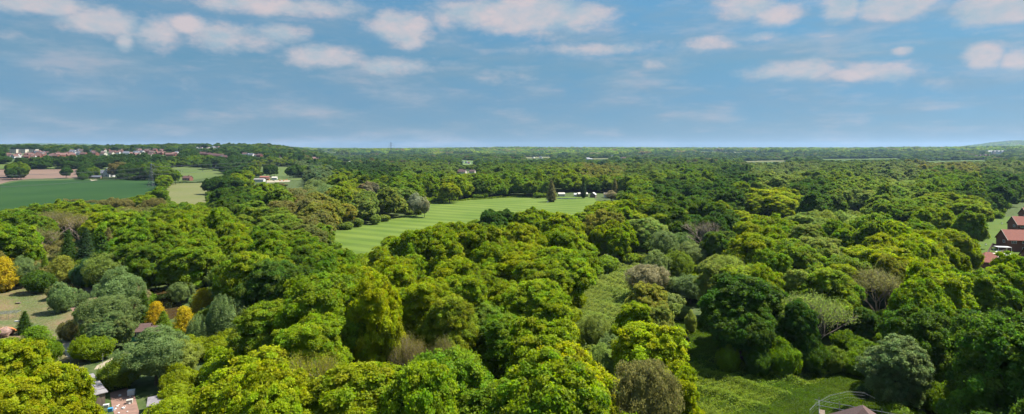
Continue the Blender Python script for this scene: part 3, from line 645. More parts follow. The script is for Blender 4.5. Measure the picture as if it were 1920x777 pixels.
patch = wob(P[:, 0], P[:, 1] * .35, 420.)
for i in np.nonzero(patch < .45)[0]:
    addi(P[i, 0], P[i, 1], rg2.uniform(.85, 1.3), rg2.uniform(.8, 1.25), CLUMP[rg2.randint(2)], vary(FARC[rg2.randint(11)], rg2, .25), z[i] - 1)
me = bpy.data.meshes.new('woodland'); me.vertices.add(len(pts)); me.vertices.foreach_set('co', np.array(pts, np.float32).ravel())
def attr(nm, ty, key, arr): a = me.attributes.new(nm, ty, 'POINT'); a.data.foreach_set(key, arr.ravel())
attr('rot', 'FLOAT_VECTOR', 'vector', np.stack([np.zeros(len(pts)), np.zeros(len(pts)), np.array(rotz)], 1).astype(np.float32))
attr('scl', 'FLOAT_VECTOR', 'vector', np.array(scl, np.float32)); attr('pick', 'INT', 'value', np.array(idx, np.int32))
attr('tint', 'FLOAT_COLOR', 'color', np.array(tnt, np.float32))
me.update()
wood = tag(link('woodland', me), kind='stuff', label='unbroken woodland of broadleaf trees reaching to the horizon')
sc_col = bpy.data.collections.new('crown_kinds')
for k, m_ in enumerate(srcs):
    sc_col.objects.link(bpy.data.objects.new('kind_%03d' % k, m_))
ng = bpy.data.node_groups.new('scatter', 'GeometryNodeTree')
ng.interface.new_socket('Geometry', in_out='INPUT', socket_type='NodeSocketGeometry'); ng.interface.new_socket('Geometry', in_out='OUTPUT', socket_type='NodeSocketGeometry')
N = ng.nodes; gi = N.new('NodeGroupInput'); go = N.new('NodeGroupOutput'); iop = N.new('GeometryNodeInstanceOnPoints'); ci = N.new('GeometryNodeCollectionInfo')
ci.inputs['Collection'].default_value = sc_col; ci.inputs['Separate Children'].default_value = True; ci.inputs['Reset Children'].default_value = True
iop.inputs['Pick Instance'].default_value = True
def nattr(nm, ty): a = N.new('GeometryNodeInputNamedAttribute'); a.data_type = ty; a.inputs['Name'].default_value = nm; return a.outputs['Attribute']
lk = ng.links.new; m2p = N.new('GeometryNodeMeshToPoints'); lk(gi.outputs[0], m2p.inputs['Mesh'])
lk(m2p.outputs['Points'], iop.inputs['Points']); lk(ci.outputs[0], iop.inputs['Instance'])
lk(nattr('pick', 'INT'), iop.inputs['Instance Index']); lk(nattr('rot', 'FLOAT_VECTOR'), iop.inputs['Rotation']); lk(nattr('scl', 'FLOAT_VECTOR'), iop.inputs['Scale'])
lk(iop.outputs[0], go.inputs[0])
md = wood.modifiers.new('scatter', 'NODES'); md.node_group = ng
print('things', len(things), 'instances', len(pts), 'polys', sum(len(m_.polygons) for m_ in srcs))

# ------------------------------------------------------------------ ground sheet and fields
def ground():
    az = np.concatenate([np.arange(-52, 52.01, .35), np.arange(54, 307, 3.)]); az = np.radians(az)
    rr = np.concatenate([np.arange(10, 200, 12), np.geomspace(200, 17000, 190)])
    A, Q = np.meshgrid(az, rr); X = np.sin(A) * Q; Y = np.cos(A) * Q; Z = terr(X, Y)
    V = np.stack([X, Y, Z], -1).reshape(-1, 3); na = len(az); nr = len(rr)
    i = np.arange(nr - 1)[:, None] * na + np.arange(na)[None, :]; j = np.arange(nr - 1)[:, None] * na + (np.arange(na)[None, :] + 1) % na
    q = np.stack([i, j, j + na, i + na], -1).reshape(-1, 4)[:, ::-1]
    # middle cap: a small square of quads closing the hole beneath the camera
    c = len(V); V = np.concatenate([V, [[0, 0, 0]]]);
    m = na if na % 2 == 0 else na - 1
    cap = [(c, (k + 2) % na, (k + 1) % na, k) for k in range(0, na - 1, 2)]
    if na % 2: cap.append((c, 0, na - 1, na - 1))
    cap = [p for p in cap if len(set(p)) == 4]
    q = np.concatenate([q, np.array(cap)])
    me = npmesh('ground', V, q); me.polygons.foreach_set('use_smooth', np.ones(len(me.polygons), bool))
    return me
def groundmat():
    m, t, n, l = newmat('countryside'); b = n['Principled BSDF']; b.inputs['Roughness'].default_value = .95; b.inputs['Specular IOR Level'].default_value = .08
    g = n.new('ShaderNodeNewGeometry')
    ln = n.new('ShaderNodeVectorMath'); ln.operation = 'LENGTH'; l.new(g.outputs['Position'], ln.inputs[0])
    mr = n.new('ShaderNodeMapRange'); mr.inputs[1].default_value = 900; mr.inputs[2].default_value = 1700; l.new(ln.outputs['Value'], mr.inputs[0])
    n1 = n.new('ShaderNodeTexNoise'); n1.inputs['Scale'].default_value = .5; n1.inputs['Detail'].default_value = 8; l.new(g.outputs['Position'], n1.inputs['Vector'])
    r1 = n.new('ShaderNodeValToRGB'); r1.color_ramp.elements[0].color = (.028, .05, .012, 1); r1.color_ramp.elements[1].color = (.07, .085, .03, 1)
    r1.color_ramp.elements[0].position = .35; r1.color_ramp.elements[1].position = .68; l.new(n1.outputs[0], r1.inputs[0])
    v = n.new('ShaderNodeTexVoronoi'); v.inputs['Scale'].default_value = .004; l.new(g.outputs['Position'], v.inputs['Vector'])
    sx = n.new('ShaderNodeSeparateColor'); l.new(v.outputs['Color'], sx.inputs[0])
    r2 = n.new('ShaderNodeValToRGB'); r2.color_ramp.interpolation = 'CONSTANT'; e = r2.color_ramp.elements
    e[0].position = 0; e[0].color = (.07, .11, .03, 1); e[1].position = .3; e[1].color = (.04, .065, .022, 1)
    for p_, c_ in ((.5, (.10, .14, .045, 1)), (.66, (.045, .075, .02, 1)), (.82, (.16, .15, .08, 1)), (.9, (.06, .10, .03, 1))): x = e.new(p_); x.color = c_
    l.new(sx.outputs[0], r2.inputs[0])
    mx = n.new('ShaderNodeMixRGB'); l.new(mr.outputs[0], mx.inputs[0]); l.new(r1.outputs[0], mx.inputs[1]); l.new(r2.outputs[0], mx.inputs[2]); l.new(mx.outputs[0], b.inputs['Base Color'])
    bp = n.new('ShaderNodeBump'); bp.inputs['Strength'].default_value = .5; bp.inputs['Distance'].default_value = .3
    l.new(n1.outputs[0], bp.inputs['Height']); l.new(bp.outputs[0], b.inputs['Normal'])
    return m
tag(link('ground', ground(), groundmat()), kind='structure')
def sheet(name, poly, mat, lift, cells=0.0):
    if not cells:
        b = MB(); b.poly([(*at(x, y), lift) for x, y in poly][::-1]); 
        me = b.mesh(name); bm = bmesh.new(); bm.from_mesh(me); bmesh.ops.triangulate(bm, faces=bm.faces[:]); bmesh.ops.recalc_face_normals(bm, faces=bm.faces[:]); bm.to_mesh(me); bm.free()
        if me.polygons[0].normal.z < 0: me.flip_normals()
        o = link(name, me, mat)
    else:
        P = np.array(poly); b = MB(); xs = np.arange(P[:, 0].min(), P[:, 0].max() + 4, 4.); ys = np.arange(P[:, 1].min(), P[:, 1].max() + cells, cells)
        for j in range(len(ys) - 1):
            yc = (ys[j] + ys[j+1]) / 2; xx = []
            n = len(P)
            for i in range(n):
                (x0, y0), (x1, y1) = P[i], P[(i + 1) % n]
                if (y0 > yc) != (y1 > yc): xx.append(x0 + (x1 - x0) * (yc - y0) / (y1 - y0))
            xx.sort()
            for a, c in zip(xx[::2], xx[1::2]):
                k = max(1, int((c - a) / 6)); e = np.linspace(a, c, k + 1)
                for m in range(k):
                    q = []
                    for (u, v) in ((e[m], ys[j+1]), (e[m+1], ys[j+1]), (e[m+1], ys[j]), (e[m], ys[j])):
                        X, Y = at(u, v); q.append((X, Y, float(terr(X, Y)) + lift))
                    b.poly(q)
        o = b.build(name, mat)
    tag(o, kind='structure'); return o
sheet('mown_field', [(596,450),(625,430),(690,421),(755,405),(786,402),(790,388),(798,379),(850,374),(892,370),(962,365.5),(1000,367.5),(1112,370),(1125,385),(1100,408),(1020,412),(960,425),(860,434),(790,444),(740,462),(700,500),(640,500)], FM['mown'], .05)
sheet('crop_field', [(-90,354),(0,347),(50,336.5),(120,336),(200,337.5),(300,339),(302,360),(285,385),(235,402),(190,405),(120,404),(0,412),(-90,420)], FM['crop'], .08)
sheet('ploughed_field', REG['soil'], MAT['soil'], .10, .5)
sheet('grass_strip', REG['strip'], FM['pasture'], .3, .5)
sheet('dry_field', [(318,344.5),(392,343.3),(400,385),(360,395),(310,392),(303,365)], FM['tan'], .12)
sheet('pasture', REG['past'], FM['pasture'], .3, .5)
sheet('farm_paddock', REG['past2'], FM['pasture'], .3, .5)
sheet('meadow', REG['past3'], FM['pasture'], .3, .5)
sheet('meadow', REG['past4'], FM['pasture'], .2)
sheet('hill_field', REG['wfield'], FM['pasture'], 3.5, .4)
for k_ in ('fa', 'fb', 'fc', 'fd', 'fe'): sheet('far_field', REG[k_], FM['yard'] if k_ in ('fc', 'fd') else FM['tan'], 1.5, .4)
sheet('garden_lawn', [(-60, 556), (0, 540), (60, 532), (180, 532), (240, 560), (150, 700), (90, 720), (30, 640), (-60, 640)], FM['lawn'], .02)
sheet('glade_ground', [(1080, 640), (1090, 560), (1140, 500), (1200, 480), (1310, 480), (1310, 530), (1200, 560), (1170, 650)], FM['rough'], .02)
sheet('clearing_grass', [(1270, 600), (1350, 590), (1360, 670), (1500, 670), (1660, 690), (1720, 777), (1700, 900), (1280, 900), (1290, 700)], FM['rough'], .024)
sheet('back_lawn', [(1826, 490), (1840, 440), (1855, 410), (1960, 400), (1990, 490)], FM['yard'], .02)
sheet('bare_earth', REG['dirt'] , MAT['dirt'], .05)
sheet('path', REG['path'], MAT['path'], .05)
sheet('worn_path', KEEPX['path2'], MAT['path'], .054)
sheet('earth_patch', [(128, 572), (150, 560), (166, 566), (160, 582), (140, 590)], MAT['dirt'], .054)
sheet('patio', [(1862, 484), (1868, 469), (1892, 471), (1900, 486)], MAT['concrete'], .05)
sheet('site_earth', [(1555, 790), (1572, 771), (1590, 768), (1625, 772), (1680, 790), (1680, 900), (1555, 900)], MAT['dirt'], .05)
wm, t_, n_, l_ = newmat('muddy_water'); b_ = n_['Principled BSDF']; b_.inputs['Base Color'].default_value = (.045, .028, .012, 1); b_.inputs['Roughness'].default_value = .08
ns = n_.new('ShaderNodeTexNoise'); ns.inputs['Scale'].default_value = 2; bp = n_.new('ShaderNodeBump'); bp.inputs['Strength'].default_value = .05; l_.new(ns.outputs[0], bp.inputs['Height']); l_.new(bp.outputs[0], b_.inputs['Normal'])
sheet('pond_water', [(245, 545), (265, 540), (325, 545), (345, 590), (318, 600), (296, 590)], wm, .06)

# low growth
def cover(name, poly, n, leaf, hgt, col, seed, label, bump=1.):
    rg = np.random.RandomState(seed); W = np.array([at(x, y) for x, y in poly]); lo = W.min(0); hi = W.max(0)
    P = rg.rand(n * 4, 2) * (hi - lo) + lo; P = P[inpoly(W, P[:, 0], P[:, 1])][:n]
    if name == 'weeds': P = P[wob(P[:, 0], P[:, 1], 3.3) + .35 * rg.randn(len(P)) > .05]
    n = len(P)
    mound = np.clip(.4 + .6 * wob(P[:, 0] * 1.0, P[:, 1], 1.7), 0.03, 1) * (.5 + .5 * np.clip(.5 + wob(P[:, 0], P[:, 1], 7.), 0, 1))
    z = .05 + hgt * mound * (1 - .35 * rg.rand(n)**2)
    tone = np.stack([np.clip(.5 + .22 * wob(P[:, 0], P[:, 1], 3.1) + .17 * rg.randn(n), 0, 1), np.clip(.5 + .3 * wob(P[:, 0], P[:, 1], 5.3) + .2 * rg.randn(n), 0, 1), np.zeros(n)], 1)
    V, q, T = leaf_quads(np.column_stack([P, z]), norm(rg.randn(n, 3) * .6 + np.array([0, 0, .9])), leaf, tone, rg, .6)
    me = npmesh(name, V, q, T); me.materials.append(LEAF); o = link(name, me); o.color = (*C[col], 1)
    tag(o, label, kind='stuff'); return o
cover('brambles', [(1070, 640), (1088, 560), (1112, 520), (1150, 500), (1205, 478), (1250, 480), (1230, 540), (1190, 600), (1180, 650)], 110000, .36, 2.4, 'O', 1, 'tangled pale green brambles over the glade')
cover('ferns', [(1240, 490), (1312, 478), (1316, 530), (1240, 545)], 26000, .3, .8, 'L', 2, 'low bright growth in the small grassy gap')
cover('tall_grass', [(1262, 600), (1350, 588), (1362, 668), (1500, 668), (1662, 688), (1722, 777), (1700, 850), (1280, 850), (1290, 700)], 230000, .20, 1.0, 'GR', 3, 'rough bright grass covering the clearing')
cover('weeds', [(1270, 690), (1340, 675), (1420, 695), (1560, 700), (1500, 740), (1400, 780), (1380, 840), (1280, 840)], 60000, .28, 1.6, 'M', 4, 'pale leafy weeds along the left of the clearing')
cover('daisies', [(30, 548), (92, 552), (106, 600), (118, 650), (98, 650), (60, 596), (40, 570)], 9000, .15, .14, 'W', 5, 'white daisies scattered over the lawn')
cover('daisies', [(145, 540), (178, 550), (174, 560), (150, 553)], 900, .13, .12, 'W', 6, 'white daisies beside the path behind the round bushes')
cover('lawn_grass', [(-20, 550), (60, 540), (95, 550), (95, 576), (118, 640), (110, 655), (60, 600), (-20, 598)], 9000, .16, .14, 'O', 7, 'short patchy grass on the garden lawn')

# ------------------------------------------------------------------ buildings
def ridge(b, L, W, h0, h1, over=.35, hip=0.0, th=.18):
    """roof with its ridge along x, hip>0 slopes the ends in"""
    x0, x1, y0, y1 = -L/2 - over, L/2 + over, -W/2 - over, W/2 + over
    hz = h0 - over * (h1 - h0) / (W / 2)
    for dz in (0, -th):
        A = (x0, y0, hz + dz); B = (x1, y0, hz + dz); Cc = (x1, y1, hz + dz); D = (x0, y1, hz + dz); E = (x0 + hip, 0, h1 + dz); G = (x1 - hip, 0, h1 + dz)
        fs = [[A, B, G, E], [Cc, D, E, G]]
        if hip: fs += [[B, Cc, G], [D, A, E]]
        for f in fs: b.poly(f if dz == 0 else f[::-1])
    # closing edges
    if not hip:
        for s, x in ((1, x0), (-1, x1)):
            q = [(x, y0, hz), (x, 0, h1), (x, 0, h1 - th), (x, y0, hz - th)]; p = [(x, y1, hz), (x, y1, hz - th), (x, 0, h1 - th), (x, 0, h1)]
            b.poly(q if s < 0 else q[::-1]); b.poly(p if s < 0 else p[::-1])
    for y in (y0, y1):
        b.poly([(x0, y, hz), (x0, y, hz - th), (x1, y, hz - th), (x1, y, hz)])
    if hip:
        for x in (x0, x1): b.poly([(x, y0, hz), (x, y0, hz - th), (x, y1, hz - th), (x, y1, hz)])
    return b
def body(b, L, W, h0, h1=None):
    b.box(-L/2, L/2, -W/2, W/2, -.2, h0)
    if h1:
        for x, s in ((-L/2, 1), (L/2, -1)):
            q = [(x, -W/2, h0), (x, W/2, h0), (x, 0, h1)]; b.poly(q[::-1] if s > 0 else q)
    return b
def window(root, x, y, z, w, h, face, panes=2):
    """face: 'f' front (-y), 'l' left gable (-x)"""
    fr = MB(); gl = MB(); t = .07
    def bx(m, a0, a1, z0, z1, d0, d1):
        if face == 'f': m.box(x + a0, x + a1, y - d1, y - d0, z + z0, z + z1)
        else: m.box(x - d1, x - d0, y + a0, y + a1, z + z0, z + z1)
    bx(fr, -w/2, w/2, -h/2, -h/2 + t, 0, .08); bx(fr, -w/2, w/2, h/2 - t, h/2, 0, .08)
    for k in range(panes + 1):
        c = -w/2 + t/2 + (w - t) * k / panes; bx(fr, c - t/2, c + t/2, -h/2 + t, h/2 - t, 0, .08)
    bx(gl, -w/2 + t, w/2 - t, -h/2 + t, h/2 - t, .003, .03)
    o = fr.build('window', MAT['pvc'], root); gl.build('pane', MAT['glass'], o); return o
def house(name, label, cat, X, Y, rz, L, W, h0, h1, wall, roof, hip=0., group=None, wins=(), chim=(), z=None, over=.35):
    root = empty(name, (X, Y, float(terr(X, Y)) if z is None else z), rz); tag(root, label, cat, group)
    body(MB(), L, W, h0, None if hip else h1 - .1).build('wall', wall, root)
    rf = ridge(MB(), L, W, h0, h1, over, hip).build('roof', roof, root)
    for w in wins: window(root, *w)
    for c in chim: MB().box(c - .4, c + .4, -.4, .4, h1 - .9, h1 + 1.1).box(c - .5, c + .5, -.5, .5, h1 + 1.1, h1 + 1.25).build('chimney', MAT['brick'], rf)
    return root
# three brick houses on the right, gables to the left
def bighouse(cx, cy, label, th=R(-10), Ln=15, W=8.2, porch=True):
    u = Vector((math.cos(th), math.sin(th))); v = Vector((-math.sin(th), math.cos(th)))
    c = Vector((cx, cy)) + u * Ln / 2 + v * W / 2
    L2 = Ln / 2; y = -W / 2
    wins = [(-L2 + 2.2, y, 4.2, 1.9, 1.2, 'f', 3), (-L2 + 6.0, y, 4.2, 1.3, 1.2, 'f', 2), (-L2 + 10, y, 4.2, 1.8, 1.2, 'f', 3), (-L2, -1.2, 4.1, 1.5, 1.3, 'l', 2), (-L2 + 6, y, 1.4, 1.3, 1.2, 'f', 2), (-L2 + 10, y, 1.3, 2.2, 1.4, 'f', 3)]
    root = house('brick_house', label, 'house', c.x, c.y, th, Ln, W, 5.3, 9.2, MAT['brick'], MAT['roof_pink'], group='brick houses at the edge of the wood', wins=wins)
    for s in (-1, 1):       # white barge boards along the left gable
        MB().tube([(-L2 - .38, s * (W / 2 + .38), 4.84), (-L2 - .38, 0, 9.16)], .09, 4).build('bargeboard', MAT['cream'], root)
    # cross wing towards the garden
    g = MB(); g.box(L2 - 4.6, L2 - .2, y - 2.2, y, -.2, 5.2); g.poly([(L2 - 4.6, y - 2.2, 5.2), (L2 - .2, y - 2.2, 5.2), (L2 - 2.4, y - 2.2, 7.6)]); g.build('wing_wall', MAT['brick'], root)
    rw = MB()
    for s in (-1, 1): rw.poly([(L2 - 2.4 + s * 2.6, y - 2.5, 5.05), (L2 - 2.4, y - 2.5, 7.85), (L2 - 2.4, y + 2.6, 7.85), (L2 - 2.4 + s * 2.6, y + .1, 5.05)][::s])
    rw.build('wing_roof', MAT['roof_pink'], root)
    return root
bighouse(218.3, 250, 'nearest brick house, pink-red roof, gable to the left and white awning below')
bighouse(267, 300, 'middle brick house, its gable showing between the roofs of the other two')
bighouse(313, 345, 'farthest brick house, only its gable tip showing at the right edge')
X, Y = 181, 216; house('garage', 'small red hip-roofed garage left of the brick houses, half behind trees', 'garage', X, Y, R(-14), 7.5, 7, 2.9, 5.9, MAT['brick'], MAT['roof_pink'], hip=3.2)
X, Y = 207.5, 224; house('garage', 'brown-roofed garage in front of the nearest brick house at the right edge', 'garage', X, Y, R(-10), 9, 7, 2.8, 6.3, MAT['brick'], MAT['roof_brown'])
def panel_fence(name, label, pts, h, mat, step=2.0, cat='fence', post=.06, z=0, thick=.03):
    P = [Vector((*at(*p), 0)) for p in pts] if len(pts[0]) == 2 else [Vector(p) for p in pts]
    root = empty(name, P[0]); tag(root, label, cat); b = MB(); ps = MB()
    for a, c in zip(P, P[1:]):
        a = a - P[0]; c = c - P[0]; d = c - a; n = max(1, round(d.length / step)); ang = math.atan2(d.y, d.x)
        M = Matrix.Translation(a) @ Matrix.Rotation(ang, 4, 'Z'); b.box(.05, d.length - .05, -thick, thick, .08, h, M)
        for k in range(n + 1):
            M2 = Matrix.Translation(a + d * k / n); MB().box(-post, post, -post, post, -.2, h + .08, M2 @ Matrix.Rotation(ang, 4, 'Z')).build('post', mat, root)
    b.build('panel', mat, root); return root
panel_fence('garden_fence', 'timber panel fence around the patio of the nearest brick house', [(1850, 481), (1861, 463), (1872, 466)], 1.7, MAT['timber'])
panel_fence('garden_fence', 'timber panel fence in front of the patio of the brick house', [(1862, 486), (1888, 472), (1898, 470)], 1.6, MAT['timber'])
aw = empty('awning', (*at(1880, 474), 0), R(-10)); tag(aw, 'white flat awning over the patio beside the nearest brick house', 'awning')
MB().box(-2.6, 2.6, -1.6, 1.6, 2.45, 2.6).build('canopy_sheet', MAT['white'], aw)
for a in (-2.5, 2.5):
    for c in (-1.5, 1.5): MB().box(a - .05, a + .05, c - .05, c + .05, 0, 2.45).build('post', MAT['pvc'], aw)
def table(X, Y, lab, m, r=.9, h=.75):
    t = empty('garden_table', (X, Y, .06)); tag(t, lab, 'table')
    MB().tube([(0, 0, h - .06), (0, 0, h)], r, 14).build('table_top', m, t)
    for k in range(4):
        a = k * 1.57 + .5; MB().tube([(math.cos(a) * r * .7, math.sin(a) * r * .7, 0), (math.cos(a) * r * .5, math.sin(a) * r * .5, h - .06)], .04, 5).build('leg', m, t)
table(*at(1867, 479), 'pale round table on the patio of the brick house', MAT['cream'], 1.3)
for p, lab in (((1879, 421), 'white stake in the lawn beside the middle brick house'), ((1849, 461), 'white plastic chair standing on the back lawn')):
    q = empty('garden_chair', (*at(*p), .03)); tag(q, lab, 'chair')
    MB().box(-.3, .3, -.3, .3, .42, .48).build('seat', MAT['white'], q); MB().box(-.3, .3, .25, .3, .48, 1.0).build('backrest', MAT['white'], q)
    for a in (-.25, .25):
        for c in (-.25, .25): MB().box(a - .03, a + .03, c - .03, c + .03, 0, .42).build('leg', MAT['white'], q)
# scaffolded roof, bottom right
rx, ry = 50.9, 83.4
hr = house('new_house', 'brown hip-roofed house under construction with scaffold at the bottom edge', 'house', rx, ry - 1, R(62), 8.6, 8.2, 4.0, 7.75, MAT['brick'], MAT['roof_brown'], hip=4.2, over=.4)
sc = empty('scaffold', (rx, ry - 1, 0), R(62)); tag(sc, 'galvanised tube scaffold around the brown hipped roof', 'scaffold')
for x in (-6, -3, 0, 3, 6):
    for y in (-5.6, 5.6): MB().tube([(x, y, 0), (x, y, 5.5)], .045, 6).build('upright', MAT['steel'], sc)
for x in (-6, 6):
    for y in (-2.8, 0, 2.8): MB().tube([(x, y, 0), (x, y, 5.5)], .045, 6).build('upright', MAT['steel'], sc)
for z in (4.3, 5.1):
    for y in (-5.6, 5.6): MB().tube([(-6.6, y, z), (6.6, y, z)], .04, 6).build('rail', MAT['steel'], sc)
    for x in (-6, 6): MB().tube([(x, -6.2, z), (x, 6.2, z)], .04, 6).build('rail', MAT['steel'], sc)
for y in (-5.2, 5.2): MB().box(-4.6, 4.6, y - .4, y + .4, 4.2, 4.26).build('boards', MAT['timber'], sc)
def mesh_fence(label, pts):
    P = [Vector((*at(*p), 0)) for p in pts]; root = empty('mesh_fence', P[0]); tag(root, label, 'fence')
    for a, c in zip(P, P[1:]):
        a = a - P[0]; c = c - P[0]; d = c - a; n = max(1, round(d.length / 2.4)); u = d / n
        for k in range(n):
            p = a + u * k; q = a + u * (k + 1); b = MB()
            b.tube([p, p + Vector((0, 0, 1.8)), q + Vector((0, 0, 1.8)), q, p], .022, 5, False)
            w = MB()
            for z in np.arange(.3, 2, .55): w.tube([p + Vector((0, 0, z)), q + Vector((0, 0, z))], .008, 3, False)
            for s in np.arange(.15, 1, .17): w.tube([p.lerp(q, s) + Vector((0, 0, .1)), p.lerp(q, s) + Vector((0, 0, 1.95))], .006, 3, False)
            f = b.build('panel_frame', MAT['steel'], root); w.build('wire_mesh', MAT['steel'], f)
mesh_fence('galvanised mesh site fence curving round the earth behind the scaffolded roof', [(1518, 790), (1530, 777), (1556, 762), (1590, 754), (1622, 757), (1650, 772)])
# bottom left shed, two roof sections
A_ = Vector((-80.7, 106.2)); D_ = Vector((-72.6, 98.6)); dr = (D_ - A_); L_ = dr.length; mid = (A_ + D_) / 2; ang = math.atan2(dr.y, dr.x)
sh = empty('long_shed', (mid.x + .3, mid.y + .5, 0), ang); tag(sh, 'long low shed with grey felt roof between bright trees and bare earth', 'shed')
MB().box(-L_/2, L_/2, -1.15, 1.15, -.1, 2.25).build('wall', MAT['timber'], sh)
MB().box(-L_/2 - .15, L_/2 * .32, -1.55, .25, 2.3, 2.42).build('roof', MAT['felt'], sh)
MB().box(-L_/2 - .15, L_/2 * .32, .3, 1.5, 2.34, 2.5).build('roof', MAT['felt'], sh)
MB().box(L_/2 * .33, L_/2 * .66, -1.5, 1.5, 2.26, 2.38).build('roof', MAT['felt2'], sh)
MB().box(L_/2 * .67, L_/2 + .2, -1.55, 1.55, 2.2, 2.32).build('roof', MAT['felt'], sh)
MB().box(L_/2, L_/2 + .04, -.5, .35, .05, 1.95).build('door', MAT['timber'], sh)
X, Y = at(262, 777); s2 = empty('small_shed', (X + 2.2, Y + .8, 0), R(-60), (.8, .8, .9)); tag(s2, 'small dark-roofed shed right of the bare earth yard', 'shed')
MB().box(-2.4, 2.4, -1.3, 1.3, -.1, 2.1).build('wall', MAT['timber'], s2); MB().box(-2.6, 2.6, -1.55, 1.55, 2.12, 2.24).build('roof', MAT['felt2'], s2)
MB().box(-2.44, -2.4, -.45, .45, .05, 1.9).build('door', MAT['cream'], s2)
# green hut
X, Y = at(263, 640); hut = empty('green_hut', (X, Y + 1.6, 0), R(14)); tag(hut, 'green painted garden hut with brown tiled roof among willows', 'hut')
MB().box(-2.7, 1.1, -1.5, 1.5, -.1, 2.5).build('wall', MAT['greenpaint'], hut); MB().box(1.1, 3.1, -1.0, 1.5, -.1, 2.1).build('porch_wall', MAT['timber'], hut)
ridge_o = ridge(MB(), 3.8, 3.0, 2.5, 3.7, .35); r_ = ridge_o.build('roof', MAT['roof_brown'], hut); r_.location = (-.8, 0, .02)
r2 = ridge(MB(), 2.2, 2.6, 2.12, 3.0, .3).build('porch_roof', MAT['roof_brown'], hut); r2.location = (2.3, .2, 0)
window(hut, -1.1, -1.5, 1.5, 1.4, .9, 'f', 2); window(hut, -2.7, 0, 1.5, 1.0, .8, 'l', 2)
MB().box(.2, .95, -1.54, -1.5, .05, 1.95).build('door', MAT['white'], hut); MB().box(1.15, 1.3, -1.3, -1.15, 0, 2.2).build('post', MAT['pvc'], hut)
# polytunnel frame, orange sheet, bits in the garden
X, Y = at(8, 600); fr = empty('cage_frame', (X - 1, Y + 1, 0), R(20)); tag(fr, 'low grey wire fruit cage at the left edge of the lawn', 'fruit cage')
for k in range(5): 
    x = -3.2 + 1.6 * k
    MB().tube([(x, -1.6, 0), (x, -1.5, 1.6), (x, 1.5, 1.6), (x, 1.6, 0)], .04, 5, False).build('hoop', MAT['steel'], fr)
nt = MB()
for y in np.arange(-1.5, 1.51, .3): nt.tube([(-3.2, y, 1.61), (3.2, y, 1.61)], .018, 3, False)
for x in np.arange(-3.2, 3.21, .3): nt.tube([(x, -1.5, 1.61), (x, 1.5, 1.61)], .018, 3, False)
nt.build('netting', MAT['steel'], fr)
X, Y = at(12, 622); tp = empty('tarpaulin', (X, Y, 0), R(-18)); tag(tp, 'rust orange tarpaulin over a heap at the left edge', 'tarpaulin')
b = MB(); rgt = random.Random(4); gxn = 10; G = [[(-3.4 + i * .72, -1.2 + j * .6, max(.03, 1.1 * math.sin(math.pi * (i + .3) / 10.6) * math.sin(math.pi * (j + .4) / 5) + rgt.uniform(-.1, .1))) for j in range(5)] for i in range(gxn)]
for i in range(gxn - 1):
    for j in range(4): b.poly([G[i][j], G[i+1][j], G[i+1][j+1], G[i][j+1]])
b.build('sheet', MAT['orange'], tp)
def blossom(px, py, r, col, lab):
    X, Y = at(px, py); root = empty('flowering_shrub', (X, Y, 0), 0, (r / 3, r / 3, r / 2.6)); tag(root, lab, 'shrub'); link('stem', SP['bush']['v'][0][0], None, root)
    c = link('crown', SP['bush']['v'][1][1], None, root); c.color = (*col, 1)
blossom(8, 632, 1.5, (.5, .38, .32), 'pale pink blossoming bush in front of the orange tarpaulin')
blossom(136, 517+0, 1.0, (.09, .012, .02), 'small dark red shrub behind the lawn')
blossom(20, 628, .9, (.25, .08, .03), 'small reddish shrub at the end of the orange tarpaulin')
blossom(1618, 745, 1.3, (.05, .09, .02), 'low green bush at the right end of the clearing')
def junk(px, py, sz, m, lab, rz=.4, name='crate', cat='box'):
    X, Y = at(px, py); o = empty(name, (X, Y, .06), rz); tag(o, lab, cat); a, bb, h = sz; t = .04
    MB().box(-a/2, a/2, -bb/2, bb/2, 0, t).box(-a/2, -a/2 + t, -bb/2, bb/2, t, h).box(a/2 - t, a/2, -bb/2, bb/2, t, h).box(-a/2 + t, a/2 - t, -bb/2, -bb/2 + t, t, h).box(-a/2 + t, a/2 - t, bb/2 - t, bb/2, t, h).build('tub', m, o)
    MB().box(-a/2 - .03, a/2 + .03, -bb/2 - .03, bb/2 + .03, h, h + .05).build('lid', m, o)
junk(246, 741, (1.1, .8, .8), MAT['white'], 'white freezer box on the bare earth beside the small shed')
junk(141, 619, (1.5, .9, .8), MAT['white'], 'white box beside the reddish shrub on the garden path')
junk(137, 566, (.8, .5, .5), MAT['white'], 'small white box between the two round bushes')
junk(125, 662, (.5, .4, .45), MAT['white'], 'lower white tub on the worn path behind the bright trees')
junk(129, 656, (.5, .5, .5), MAT['cream'], 'upper cream tub on the worn path behind the bright trees')
junk(243, 757, (.9, .6, .6), MAT['cream'], 'cream crate leaning by the small shed wall')
junk(207, 772, (.7, .5, .5), MAT['plastic'], 'blue plastic crate below the long shed')
junk(199, 764, (.8, .5, .4), MAT['white'], 'white crate at the end of the long shed')
junk(33, 574+30, (1.3, .3, .2), MAT['white'], 'white board box at the corner of the fruit cage', .2)
junk(34, 556+14, (1.2, .7, .3), MAT['timber'], 'low timber bench box in the middle of the lawn', .2)
rgj = random.Random(3)
for k in range(13):
    px, py = rgj.uniform(214, 248), rgj.uniform(742, 776); X, Y = at(px, py)
    m = MB(); s = rgj.uniform(.12, .3)
    m.tube([(0, 0, 0), (s * .2, 0, s * .5), (0, s * .1, s * .8)], [s, s * .9, s * .3], 6)
    o = m.build('rubble_stone', MAT['white'] if k % 2 else MAT['concrete'], None); o.location = (X, Y, .05); tag(o, 'pale lump of rubble lying on the bare earth yard', 'stone', 'pale rubble on the bare earth yard')
# railing by the path
mesh_fence('short grey wire fence behind the young tree and the path', [(172, 664), (196, 668), (192, 684)])

